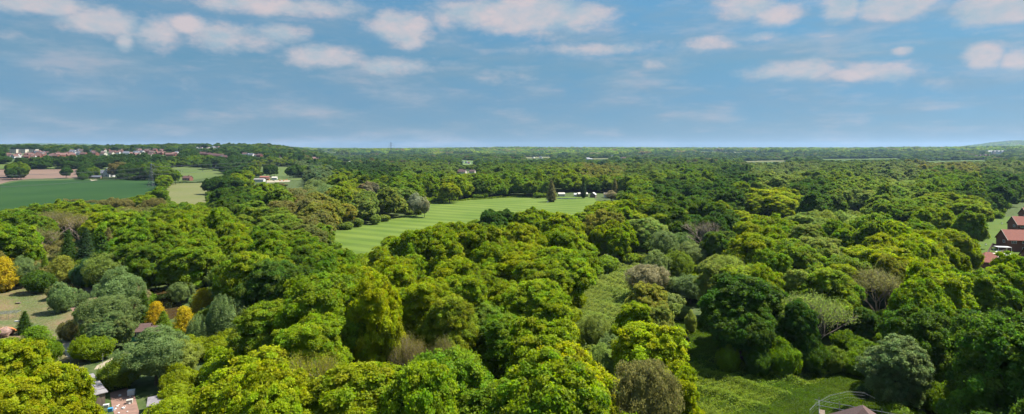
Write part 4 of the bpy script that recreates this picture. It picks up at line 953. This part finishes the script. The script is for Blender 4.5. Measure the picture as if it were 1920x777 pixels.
# cabins beside the mown field
def shedrow(px, py, w, d, h, roofm, wallm, lab, rz=0, ht=1.2):
    X, Y = at(px, py); L = w * Y / F
    r = house('field_cabin', lab, 'cabin', X, Y + d / 2, rz, L, d, h, h + ht, wallm, roofm, over=.25)
    for k in range(max(1, int(L / 3))): window(r, -L/2 + 1.5 + 3 * k, -d/2, h * .6, 1.1, .8, 'f', 2)
shedrow(1053, 369, 12, 4, 2.6, MAT['cream'], MAT['cream'], 'small cream cabin right of the brown conifer at the field edge', R(6))
shedrow(1093, 369.5, 18, 6, 2.8, MAT['cream'], MAT['timber'], 'long cream-roofed cabin at the far edge of the striped field', R(4))
shedrow(1113, 371, 11, 5, 3.0, MAT['white'], MAT['timber'], 'whitish gabled shed between the long cabin and the pinkish tree', R(70), 1.8)
shedrow(1141, 371, 15, 6, 3.2, MAT['felt'], MAT['white'], 'pale grey-roofed cabin left of the pinkish tree', R(-5))
shedrow(1079, 369, 5, 2.5, 2.1, MAT['white'], MAT['white'], 'tiny white hut left of the long cream-roofed cabin')
panel_fence('low_fence', 'low pale fence in front of the cabins at the field edge', [(1044, 373.3), (1064, 373.8), (1080, 373.6)], .9, MAT['concrete'], 3)
X, Y = at(1027, 381); junk(1027, 380, (1.2, .8, 1.0), MAT['white'], 'white box at the field edge beside the brown conifer')
# farmhouse and yard
X, Y = at(196, 332); z = float(terr(X, Y))
fh = empty('farmhouse', (X, Y, z), R(8), (1.25, 1.25, 1.25)); tag(fh, 'white rendered farmhouse with dark slate roof and steep front gable', 'house')
body(MB(), 22, 8, 5, 8.2).build('wall', MAT['white'], fh); rr_ = ridge(MB(), 22, 8, 5, 8.6).build('roof', MAT['roof_grey'], fh)
g = MB(); g.box(2, 9, -6.5, -4, -.2, 5.6); g.poly([(2, -6.5, 5.6), (9, -6.5, 5.6), (5.5, -6.5, 11)]); g.build('gable_wall', MAT['white'], fh)
g = MB()
for s in (-1, 1): g.poly([(5.5 + s * 3.9, -6.8, 5.2), (5.5, -6.8, 11.3), (5.5, 0, 11.3), (5.5 + s * 3.9, 0, 5.2)][::s])
g.build('gable_roof', MAT['roof_grey'], fh)
window(fh, 5.5, -6.5, 6.6, 1.8, 1.6, 'f', 2); window(fh, 5.5, -6.5, 2, 2.4, 1.6, 'f', 2)
for x in (-8, -4, -.5): window(fh, x, -4, 2, 1.6, 1.5, 'f', 2); window(fh, x, -4, 4.2, 1.4, 1, 'f', 2)
MB().box(-6, -5, -.5, .5, 7.8, 10).build('chimney', MAT['brick'], rr_)
X, Y = at(180, 335); house('farm_outbuilding', 'low dark-roofed outbuilding left of the white farmhouse', 'barn', X, Y, R(8), 15, 6, 2.6, 4.8, MAT['timber'], MAT['roof_grey'])
sheet('farm_track', [(168, 337.5), (182, 336), (184, 338), (172, 340)], MAT['path'], .3, .5)
X, Y = at(352, 339); house('red_farmhouse', 'red brick farm cottage with red roof by the cow pasture', 'house', X, Y, R(-12), 12, 7, 4, 7, MAT['brick'], MAT['roof_red'], wins=[(-3, -3.5, 2, 1.6, 1.2, 'f', 2), (2, -3.5, 2, 1.6, 1.2, 'f', 2)], chim=(2,))
# hedges along the fields
def hedge(lab, pts, h, w, col, seed):
    P = [Vector((*at(*p), 0)) for p in pts]; rg = np.random.RandomState(seed); Q = []
    for a, c in zip(P, P[1:]):
        n = int((c - a).length * 26); t = rg.rand(n); q = np.outer(1 - t, a) + np.outer(t, c); q += rg.randn(n, 3) * np.array([w, w, 0]) * .35
        q[:, 2] = terr(q[:, 0], q[:, 1]) + h * np.sqrt(rg.rand(n)) * (.8 + .3 * np.sin(q[:, 0] * .3)); Q.append(q)
    Q = np.concatenate(Q); n = len(Q); tone = np.stack([np.clip(.45 + .15 * rg.randn(n), 0, 1), np.full(n, .5), np.zeros(n)], 1)
    V, q, T = leaf_quads(Q, norm(rg.randn(n, 3) + np.array([0, -.3, .6])), .8, tone, rg); o0 = P[0]
    V = V - np.array([o0.x, o0.y, 0]); me = npmesh('hedge', V, q, T); me.materials.append(LEAF); o = link('hedge', me); o.location = (o0.x, o0.y, 0); o.color = (*C[col], 1)
    tag(o, lab, 'hedge')
hedge('clipped dark hedge between the tan field and the cow pasture', [(318, 344.3), (350, 343.6), (386, 343.2)], 1.9, 1.2, 'K', 1)
hedge('hedge along the far side of the cow pasture', [(386, 316), (405, 320), (425, 327)], 1.6, 1.2, 'D', 2)
hedge('hedge slanting from the red cottage into the pasture', [(333, 326.5), (346, 334)], 2.4, 1.5, 'D', 3)
hedge('dark hedge between the ploughed field and the wood', [(-20, 318.4), (60, 317.8), (148, 317.6)], 2, 2, 'K', 4)
hedge('thin hedge between the crop field and the farmhouse', [(172, 337.6), (240, 338.2), (296, 339)], 1.8, 1.5, 'D', 5)
hedge('low scrub between the crop field and the wood in front', [(120, 377), (180, 381), (235, 381), (262, 372)], 2.2, 3, 'N', 6)
hedge('nettles along the far edge of the striped field', [(806, 383), (880, 375.5), (960, 370.5), (1030, 371)], 1.5, 1.3, 'M', 8)
# farmyard
def fb(px, py, L, W, h0, h1, w, r, lab, rz=0):
    X, Y = at(px, py); house('farm_building', lab, 'barn', X, Y, rz, L, W, h0, h1, w, r)
fb(484, 341, 17, 9, 3.4, 4.6, MAT['white'], MAT['felt'], 'grey-roofed barn at the left of the farmyard', R(4))
fb(497, 336, 14, 7, 3, 4.6, MAT['timber'], MAT['roof_pink'], 'long brown-roofed barn behind the grey-roofed one in the farmyard', R(-3))
fb(515, 337, 7, 5, 3, 4.4, MAT['white'], MAT['cream'], 'cream-roofed store in the middle of the farmyard', R(10))
fb(502, 338, 4, 3, 2.4, 3.4, MAT['orange'], MAT['roof_red'], 'small bright red shed in the farmyard', R(10))
sheet('farmyard_earth', [(500, 339), (545, 338), (543, 341.5), (500, 343)], MAT['path'], .2)
rgj = random.Random(9)
for k in range(7):
    px = rgj.uniform(512, 540); X, Y = at(px, rgj.uniform(338.5, 341)); o = ridge(body(MB(), 1.6, 1.2, 1.0, None), 1.6, 1.2, 1.0, 1.3, .1).build('pallet_stack', MAT[('orange', 'cream', 'path')[k % 3]]); o.location = (X, Y, .2); o.rotation_euler.z = k
    tag(o, 'small stack of building materials standing in the farmyard', 'pallet', 'stacks of materials in the farmyard')
# cows
def cow_mesh():
    me = bpy.data.meshes.new('cow'); bm = bmesh.new()
    J = {'rump': (-.75, 0, 1.15), 'mid': (0, 0, 1.05), 'chest': (.7, 0, 1.05), 'neck': (1.05, 0, 1.05), 'head': (1.35, 0, .75), 'muz': (1.55, 0, .5), 'tail': (-.95, 0, .6),
         'h1': (-.75, .22, .65), 'f1': (-.85, .22, .32), 'g1': (-.78, .22, 0), 'h2': (-.7, -.22, .65), 'f2': (-.8, -.22, .32), 'g2': (-.72, -.22, 0), 'h3': (.65, .2, .6), 'f3': (.68, .2, .3), 'g3': (.66, .2, 0), 'h4': (.72, -.2, .6), 'f4': (.76, -.2, .3), 'g4': (.74, -.2, 0)}
    RD = dict(rump=.36, mid=.42, chest=.36, neck=.22, head=.15, muz=.09, tail=.03, h1=.15, h2=.15, h3=.12, h4=.12, f1=.07, f2=.07, f3=.06, f4=.06, g1=.06, g2=.06, g3=.06, g4=.06)
    vs = {k: bm.verts.new(v) for k, v in J.items()}
    for a, b_ in [('mid', 'rump'), ('mid', 'chest'), ('chest', 'neck'), ('neck', 'head'), ('head', 'muz'), ('rump', 'tail'), ('rump', 'h1'), ('h1', 'f1'), ('f1', 'g1'), ('rump', 'h2'), ('h2', 'f2'), ('f2', 'g2'), ('chest', 'h3'), ('h3', 'f3'), ('f3', 'g3'), ('chest', 'h4'), ('h4', 'f4'), ('f4', 'g4')]: bm.edges.new((vs[a], vs[b_]))
    bm.verts.ensure_lookup_table(); keys = list(J); bm.to_mesh(me); bm.free()
    o = bpy.data.objects.new('tmp_cow', me); COL.objects.link(o); o.modifiers.new('s', 'SKIN'); sk = me.skin_vertices[0].data if me.skin_vertices else None
    if sk is None:
        bm = bmesh.new(); bm.from_mesh(me); bm.verts.layers.skin.verify(); bm.to_mesh(me); bm.free(); sk = me.skin_vertices[0].data
    for i, k in enumerate(keys): sk[i].radius = (RD[k], RD[k]); sk[i].use_root = (k == 'mid')
    o.modifiers.new('u', 'SUBSURF').levels = 1
    dg = bpy.context.evaluated_depsgraph_get(); m2 = bpy.data.meshes.new_from_object(o.evaluated_get(dg)); bpy.data.objects.remove(o); m2.name = 'cow'; m2.materials.clear(); m2.materials.append(MAT['cow']); return m2
cm = cow_mesh()
for k, (px, py) in enumerate([(329, 320.5), (331.5, 321.4), (334, 321), (336.5, 321.8), (338.5, 322), (342.5, 322.4), (379.5, 321.8)]):
    X, Y = at(px, py); o = link('cow', cm); o.location = (X, Y, float(terr(X, Y)) + .3); o.rotation_euler.z = k * 1.1
    tag(o, 'single black cow grazing apart, right of the herd in the pasture' if k == 6 else ('black cow just right of the tight herd in the pasture' if k == 5 else 'black cow grazing in the tight herd in the pasture'), 'cow', 'black cows in the pasture')

# ------------------------------------------------------------------ the far town and scattered houses
def hmesh(L, W, h0, h1, wm, rm):
    w = body(MB(), L, W, h0, h1 - .1).mesh('wall'); w.materials.append(wm); r = ridge(MB(), L, W, h0, h1, .4).mesh('roof'); r.materials.append(rm); return w, r
TY = [(hmesh(11, 8, 5, 8.6, MAT['brick'], MAT['roof_red']), 'red-roofed brick house'), (hmesh(10, 8, 5, 8.4, MAT['white'], MAT['roof_red']), 'red-roofed white house'), (hmesh(13, 8, 5, 8.4, MAT['white'], MAT['roof_grey']), 'slate-roofed white house'),
      (hmesh(16, 8, 5, 8.8, MAT['brick'], MAT['roof_town']), 'pink-roofed terrace'), (hmesh(12, 8, 5.2, 8.6, MAT['cream'], MAT['roof_brown']), 'brown-roofed cream house'), (hmesh(22, 12, 5, 6.2, MAT['white'], MAT['white']), 'flat white building')]
for h_ in HS: h_['col'] = None
autolabel(HS, lambda t: 'distant ' + TY[t['ty']][1])
for h_ in HS:
    X, Y = at(h_['px'], h_['py'] + 1.5, 2.0); (w_, r_), nm = TY[h_['ty']]; s = h_['s'] * rgh.uniform(.72, 1.05)
    o = link('town_house' if h_['ty'] != 5 else 'flat_building', w_); o.location = (X, Y, float(terr(X, Y))); o.rotation_euler.z = h_['rz'] if h_['rz'] is not None else rgh.choice((.3, -.3, .1, 1.4, -.5)) + rgh.uniform(-.2, .2); o.scale = (s, s, s)
    tag(o, h_['label'], 'house', 'houses far off across the wood'); link('roof', r_, None, o)
for k, (px, w) in enumerate([(26.5, 13.5), (45, 10.5), (64, 10.5)]):
    X, Y = at(px, 288); W = w * Y / F; z = float(terr(X, Y)); root = empty('apartment_block', (X, Y, z - 1), R(5))
    tag(root, ('leftmost and widest of the three pale flat-roofed blocks of flats', 'middle one of the three pale flat-roofed blocks of flats', 'rightmost of the three pale flat-roofed blocks of flats')[k], 'block of flats', 'pale flats above the red roofs')
    MB().box(-W/2, W/2, -6, 6, 0, 11).build('wall', MAT['cream'], root); MB().box(-W/2 - .3, W/2 + .3, -6.3, 6.3, 11, 11.6).build('roof', MAT['concrete'], root)
    for fl in range(3):
        for c in range(4): window(root, -W/2 + W * (c + .5) / 4, -6, 3.2 + fl * 3.1, W / 6.5, 1.9, 'f', 2)
X, Y = at(420, 275); root = empty('water_tower', (X, Y, float(terr(X, Y)))); tag(root, 'squat red-brown water tower standing on the skyline', 'tower')
MB().tube([(0, 0, 0), (0, 0, 10)], [3.2, 3.0], 12).build('shaft', MAT['brick'], root); MB().tube([(0, 0, 10), (0, 0, 11.5), (0, 0, 16), (0, 0, 17.5)], [3.2, 4.6, 4.6, 3.4], 16).build('tank', MAT['roof_pink'], root)
X, Y = at(1868, 289); root = empty('warehouse', (X, Y, float(terr(X, Y))), R(-8)); tag(root, 'long low white warehouse on the far right plain', 'warehouse')
L = 24 * Y / F; MB().box(-L/2, L/2, -18, 18, -2, 13).build('wall', MAT['white'], root); b = MB()
for k in range(4): x = -L/2 + L * k / 4; b.poly([(x, -18.5, 13.2), (x + L / 8, -18.5, 16.5), (x + L / 8, 18.5, 16.5), (x, 18.5, 13.2)]).poly([(x + L / 8, -18.5, 16.5), (x + L / 4, -18.5, 13.2), (x + L / 4, 18.5, 13.2), (x + L / 8, 18.5, 16.5)])
b.build('roof', MAT['white'], root)
X, Y = at(1201, 283); root = empty('church_tower', (X, Y, float(terr(X, Y)))); tag(root, 'dark pointed church tower rising from the far ridge', 'church tower')
MB().box(-5, 5, -5, 5, 0, 26).build('shaft', MAT['roof_grey'], root); MB().poly([(-5.2, -5.2, 26), (5.2, -5.2, 26), (0, 0, 42)]).poly([(5.2, -5.2, 26), (5.2, 5.2, 26), (0, 0, 42)]).poly([(5.2, 5.2, 26), (-5.2, 5.2, 26), (0, 0, 42)]).poly([(-5.2, 5.2, 26), (-5.2, -5.2, 26), (0, 0, 42)]).build('spire', MAT['roof_grey'], root)

# ------------------------------------------------------------------ pylons and their cables
def pylon(X, Y, top, rz, lab, th=.12, z0=None):
    z = float(terr(X, Y)) if z0 is None else z0; H = top - z; root = empty('pylon', (X, Y, z), rz); tag(root, lab, 'pylon', 'electricity pylons of one line')
    s = H / 46.; w = lambda t: (4.2 * (1 - t)**1.5 + .75) * s; b = MB(); N = 9
    for a, c in ((-1, -1), (1, -1), (1, 1), (-1, 1)): MB().tube([(a * w(k / N), c * w(k / N), H * k / N) for k in range(N + 1)], th, 4).build('leg', MAT['pylon'], root)
    for k in range(N):
        t0, t1 = k / N, (k + 1) / N; c0 = [(a * w(t0), c * w(t0), H * t0) for a, c in ((-1, -1), (1, -1), (1, 1), (-1, 1))]; c1 = [(a * w(t1), c * w(t1), H * t1) for a, c in ((-1, -1), (1, -1), (1, 1), (-1, 1))]
        for j in range(4): b.tube([c0[j], c1[(j + 1) % 4]], th * .6, 3, False); b.tube([c0[(j + 1) % 4], c1[j]], th * .6, 3, False); b.tube([c1[j], c1[(j + 1) % 4]], th * .6, 3, False)
    b.build('lattice', MAT['pylon'], root)
    tips = []
    for zz, ln in ((.60, 7.5), (.76, 9.5), (.92, 6.5)):
        for sd in (-1, 1):
            a = MB(); tip = (sd * ln * s, 0, H * zz)
            for yy in (-1, 1): a.tube([(0, yy * .6 * s, H * zz), tip], th * .8, 3); a.tube([(0, yy * .6 * s, H * (zz + .05)), tip], th * .8, 3)
            ar = a.build('crossarm', MAT['pylon'], root); MB().tube([tip, (tip[0], 0, tip[2] - 3 * s)], th, 4).build('insulator', MAT['roof_grey'], ar); tips.append((tip[0], tip[2] - 3 * s))
    M = Matrix.Rotation(rz, 4, 'Z'); return [Vector((X, Y, z)) + M @ Vector((a, 0, c)) for a, c in tips]
X1, Y1 = at(283, 352); X2, Y2 = at(733, 296); L2_ = math.atan2(Y2 - Y1, X2 - X1) + math.pi / 2
T1 = pylon(X1, Y1, CZ - (307 - HY) / F * Y1, L2_, 'grey lattice pylon at the right corner of the dark green field', .14)
T2 = pylon(X2, Y2, CZ + (HY - 267) / F * Y2, L2_, 'tall dark pylon standing above the skyline left of centre', .24)
X3, Y3 = at(897, 291); T3 = pylon(X3, Y3, CZ + (HY - 279) / F * Y3, L2_, 'small far pylon right of the tall skyline pylon', .4)
X4, Y4 = at(990, 289); pylon(X4, Y4, CZ + (HY - 281) / F * Y4, .2, 'left one of two faint far pylons near the middle of the horizon', .4)
X5, Y5 = at(1019, 288); pylon(X5, Y5, CZ + (HY - 278) / F * Y5, .2, 'right one of two faint far pylons near the middle of the horizon', .4)
def cab(A, B, sag, th):
    for k, (a, b_) in enumerate(zip(A, B)):
        P = [a.lerp(b_, t) - Vector((0, 0, sag * 4 * t * (1 - t))) for t in np.linspace(0, 1, 25)]; o0 = P[0].copy()
        m = MB().tube([p - o0 for p in P], th, 4, False).build('power_cable', MAT['cable']); m.location = o0
        tag(m, 'thin dark power cable sagging between two pylons', 'cable', 'power cables between the pylons')
cab(T1, T2, 16, .10); cab(T2, T3, 14, .13)
d = Vector((X1 - X2, Y1 - Y2, 0)).normalized(); T0 = [t + d * 430 + Vector((0, 0, 12)) for t in T1]; cab(T0, T1, 6, .08)
pylon(*( (T0[0] + T0[1]) / 2).xy, T0[0].z / .55, L2_, 'pylon beyond the left edge of the photo', .14, 0)

# ------------------------------------------------------------------ haze
m, t, n, l = newmat('haze'); n.remove(n['Principled BSDF']); pv = n.new('ShaderNodeVolumePrincipled'); pv.inputs['Color'].default_value = (.42, .62, .88, 1)
pv.inputs['Density'].default_value = 3.4e-5; pv.inputs['Anisotropy'].default_value = .2; l.new(pv.outputs[0], n['Material Output'].inputs['Volume'])
tag(MB().box(-17500, 17500, -17500, 17500, -30, 230).build('haze', m), kind='stuff', label='thin bluish haze over the distance')

# ------------------------------------------------------------------ sky, sun, camera
SUN_EL, SUN_AZ = 57, 72
w = bpy.data.worlds.new('World'); S.world = w; w.use_nodes = True; n = w.node_tree.nodes; l = w.node_tree.links
bg = n['Background']; sky = n.new('ShaderNodeTexSky'); sky.sky_type = 'NISHITA'; sky.sun_disc = False; sky.sun_elevation = R(SUN_EL); sky.sun_rotation = R(SUN_AZ)
sky.air_density = 1.0; sky.dust_density = .3; sky.ozone_density = 2.0; sky.altitude = 100
tc = n.new('ShaderNodeTexCoord'); sp_ = n.new('ShaderNodeSeparateXYZ'); l.new(tc.outputs['Generated'], sp_.inputs[0])
def M(op, a, b=None, c=None, clamp=False):
    k = n.new('ShaderNodeMath'); k.operation = op; k.use_clamp = clamp
    for i, v in enumerate((a, b, c)):
        if v is None: continue
        if isinstance(v, (int, float)): k.inputs[i].default_value = v
        else: l.new(v, k.inputs[i])
    return k.outputs[0]
azn = M('ARCTAN2', sp_.outputs[0], sp_.outputs[1]); eln = M('ARCSINE', sp_.outputs[2])
CL = [(80,6,80,15,1),(190,40,62,17,.95),(150,36,30,12,.7),(235,78,15,12,.75),(300,62,45,20,.75),(350,45,30,14,.95),(430,70,90,20,.7),(530,62,45,12,.75),(480,8,110,13,.85),(600,14,80,15,.65),(605,106,55,14,.85),(730,124,68,13,.7),(755,52,46,20,1),(770,72,25,16,.8),(830,35,28,20,.6),(900,25,70,16,.85),
 (985,26,90,24,1),(1080,32,60,18,.85),(1110,92,110,9,.62),(1230,122,25,8,.55),(1330,82,45,13,.65),(1400,8,50,20,.85),(1455,28,38,14,.9),(1430,70,30,8,.55),(1578,10,27,20,1.05),(1680,10,56,18,1.1),(1870,14,68,22,1.05),(1846,108,32,16,1),(1903,112,32,14,.85),(1500,132,80,12,.85),(1620,136,85,12,.8),
 (1690,96,20,7,.8),(1550,68,25,5,.55),(250,150,100,26,.28),(940,146,60,11,.42),(480,152,60,20,.26),(90,122,60,18,.36),(50,72,90,8,.42),(1750,160,80,15,.3),(1030,62,160,18,.36),(345,148,28,16,.3),(1200,60,20,6,.3),(220,228,50,8,.25)]
acc = None
for (x, y, sx, sy, st) in CL:
    a = math.atan2(x - CX, F); e = math.atan2(HY - y, math.hypot(F, x - CX)); ca = math.cos(a)
    sa = sx / F * ca * ca * 1.25; se = sy / F * ca * 1.5
    u = M('MULTIPLY', M('SUBTRACT', azn, a), 1 / sa); v = M('MULTIPLY', M('SUBTRACT', eln, e), 1 / se)
    r2 = M('ADD', M('MULTIPLY', u, u), M('MULTIPLY', v, v)); g = M('MULTIPLY', M('EXPONENT', M('MULTIPLY', r2, -.7)), st)
    acc = g if acc is None else M('MAXIMUM', acc, g)
cv = n.new('ShaderNodeCombineXYZ'); l.new(M('MULTIPLY', azn, 1.0), cv.inputs[0]); l.new(M('MULTIPLY', eln, 1.9), cv.inputs[1])
def noise(sc, det, vec, ro=.55):
    k = n.new('ShaderNodeTexNoise'); k.inputs['Scale'].default_value = sc; k.inputs['Detail'].default_value = det; k.inputs['Roughness'].default_value = ro; l.new(vec, k.inputs['Vector']); return k.outputs[0]
n1 = noise(24, 11, cv.outputs[0], .66); n2 = noise(9, 5, cv.outputs[0])
high = M('MULTIPLY', M('SUBTRACT', n2, .52), M('MULTIPLY', M('SUBTRACT', eln, .30, clamp=True), 8.0, clamp=True))
den = M('ADD', acc, M('ADD', M('MULTIPLY', M('SUBTRACT', n1, .5), 1.0), M('MULTIPLY', high, 3.0)))
mr = n.new('ShaderNodeMapRange'); mr.interpolation_type = 'SMOOTHSTEP'; mr.inputs[1].default_value = .20; mr.inputs[2].default_value = .80; l.new(den, mr.inputs[0])
# thin veil low over the horizon
cv2 = n.new('ShaderNodeCombineXYZ'); l.new(azn, cv2.inputs[0]); l.new(M('MULTIPLY', eln, 4.2), cv2.inputs[1])
veil = noise(7, 6, cv2.outputs[0], .6)
mv = n.new('ShaderNodeMapRange'); mv.inputs[1].default_value = .38; mv.inputs[2].default_value = .72; mv.inputs[3].default_value = .12; mv.inputs[4].default_value = .6; l.new(veil, mv.inputs[0])
ramp = n.new('ShaderNodeValToRGB'); e = ramp.color_ramp.elements      # elevation 0..90 deg tint of the clear air; unseen overhead part brightened as added fill light
l.new(M('MULTIPLY', eln, 1 / 1.5708), ramp.inputs[0])
e[0].position = 0; e[0].color = (0.071, 0.122, 0.219, 1); e[1].position = .05; e[1].color = (0.083, 0.145, 0.206, 1)
for p_, c_ in ((.09, (0.105, 0.179, 0.206, 1)), (.17, (0.140, 0.259, 0.279, 1)), (.42, (1.25, 1.25, 1.15, 1))): x_ = e.new(p_); x_.color = c_
tint = n.new('ShaderNodeMixRGB'); tint.blend_type = 'MULTIPLY'; tint.inputs[0].default_value = 1; l.new(sky.outputs[0], tint.inputs[1]); l.new(ramp.outputs[0], tint.inputs[2])
vm = n.new('ShaderNodeMixRGB'); vm.inputs[2].default_value = (0.691, 0.979, 1.210, 1); l.new(mv.outputs[0], vm.inputs[0]); l.new(tint.outputs[0], vm.inputs[1])
cr = n.new('ShaderNodeValToRGB'); cr.color_ramp.elements[0].color = (.50, .62, .70, 1); cr.color_ramp.elements[1].color = (.82, .71, .71, 1); cr.color_ramp.elements[0].position = .35; cr.color_ramp.elements[1].position = .62
n3 = noise(16, 6, cv.outputs[0], .6); l.new(n3, cr.inputs[0])
cs = n.new('ShaderNodeMixRGB'); cs.blend_type = 'MULTIPLY'; cs.inputs[0].default_value = 1; cs.inputs[2].default_value = (2.263, 2.226, 2.226, 1); l.new(cr.outputs[0], cs.inputs[1])
soft = n.new('ShaderNodeMapRange'); soft.interpolation_type = 'SMOOTHSTEP'; soft.inputs[1].default_value = .46; soft.inputs[2].default_value = .70; soft.inputs[4].default_value = .34
l.new(noise(6.5, 7, cv2.outputs[0], .62), soft.inputs[0])
cm_ = n.new('ShaderNodeMixRGB'); l.new(M('MAXIMUM', M('MULTIPLY', mr.outputs[0], .82), soft.outputs[0]), cm_.inputs[0]); l.new(vm.outputs[0], cm_.inputs[1]); l.new(cs.outputs[0], cm_.inputs[2])
l.new(cm_.outputs[0], bg.inputs['Color']); bg.inputs['Strength'].default_value = .145
sun = bpy.data.lights.new('sun', 'SUN'); sun.energy = 5.0; sun.angle = R(.5); sun.color = (1, .95, .86)
so = bpy.data.objects.new('sun', sun); COL.objects.link(so)
dv = Vector((math.sin(R(SUN_AZ)) * math.cos(R(SUN_EL)), math.cos(R(SUN_AZ)) * math.cos(R(SUN_EL)), math.sin(R(SUN_EL))))
so.rotation_euler = dv.to_track_quat('Z', 'Y').to_euler(); so.location = (0, 0, 300)
cam = bpy.data.cameras.new('camera'); cam.sensor_width = 36; cam.lens = 36 * F / 1920; cam.shift_y = -(388.5 - HY) / 1920; cam.clip_start = .5; cam.clip_end = 60000
co = bpy.data.objects.new('camera', cam); COL.objects.link(co); co.location = (0, 0, CZ); co.rotation_euler = (R(90), 0, 0); S.camera = co
S.view_settings.view_transform = 'Standard'; S.view_settings.look = 'None'; S.view_settings.exposure = 1.42; S.view_settings.gamma = 1
cy = S.cycles; cy.use_denoising = True; cy.max_bounces = 6; cy.diffuse_bounces = 4; cy.glossy_bounces = 2; cy.transmission_bounces = 3; cy.volume_bounces = 0; cy.transparent_max_bounces = 4
cy.use_adaptive_sampling = True; cy.adaptive_threshold = .02
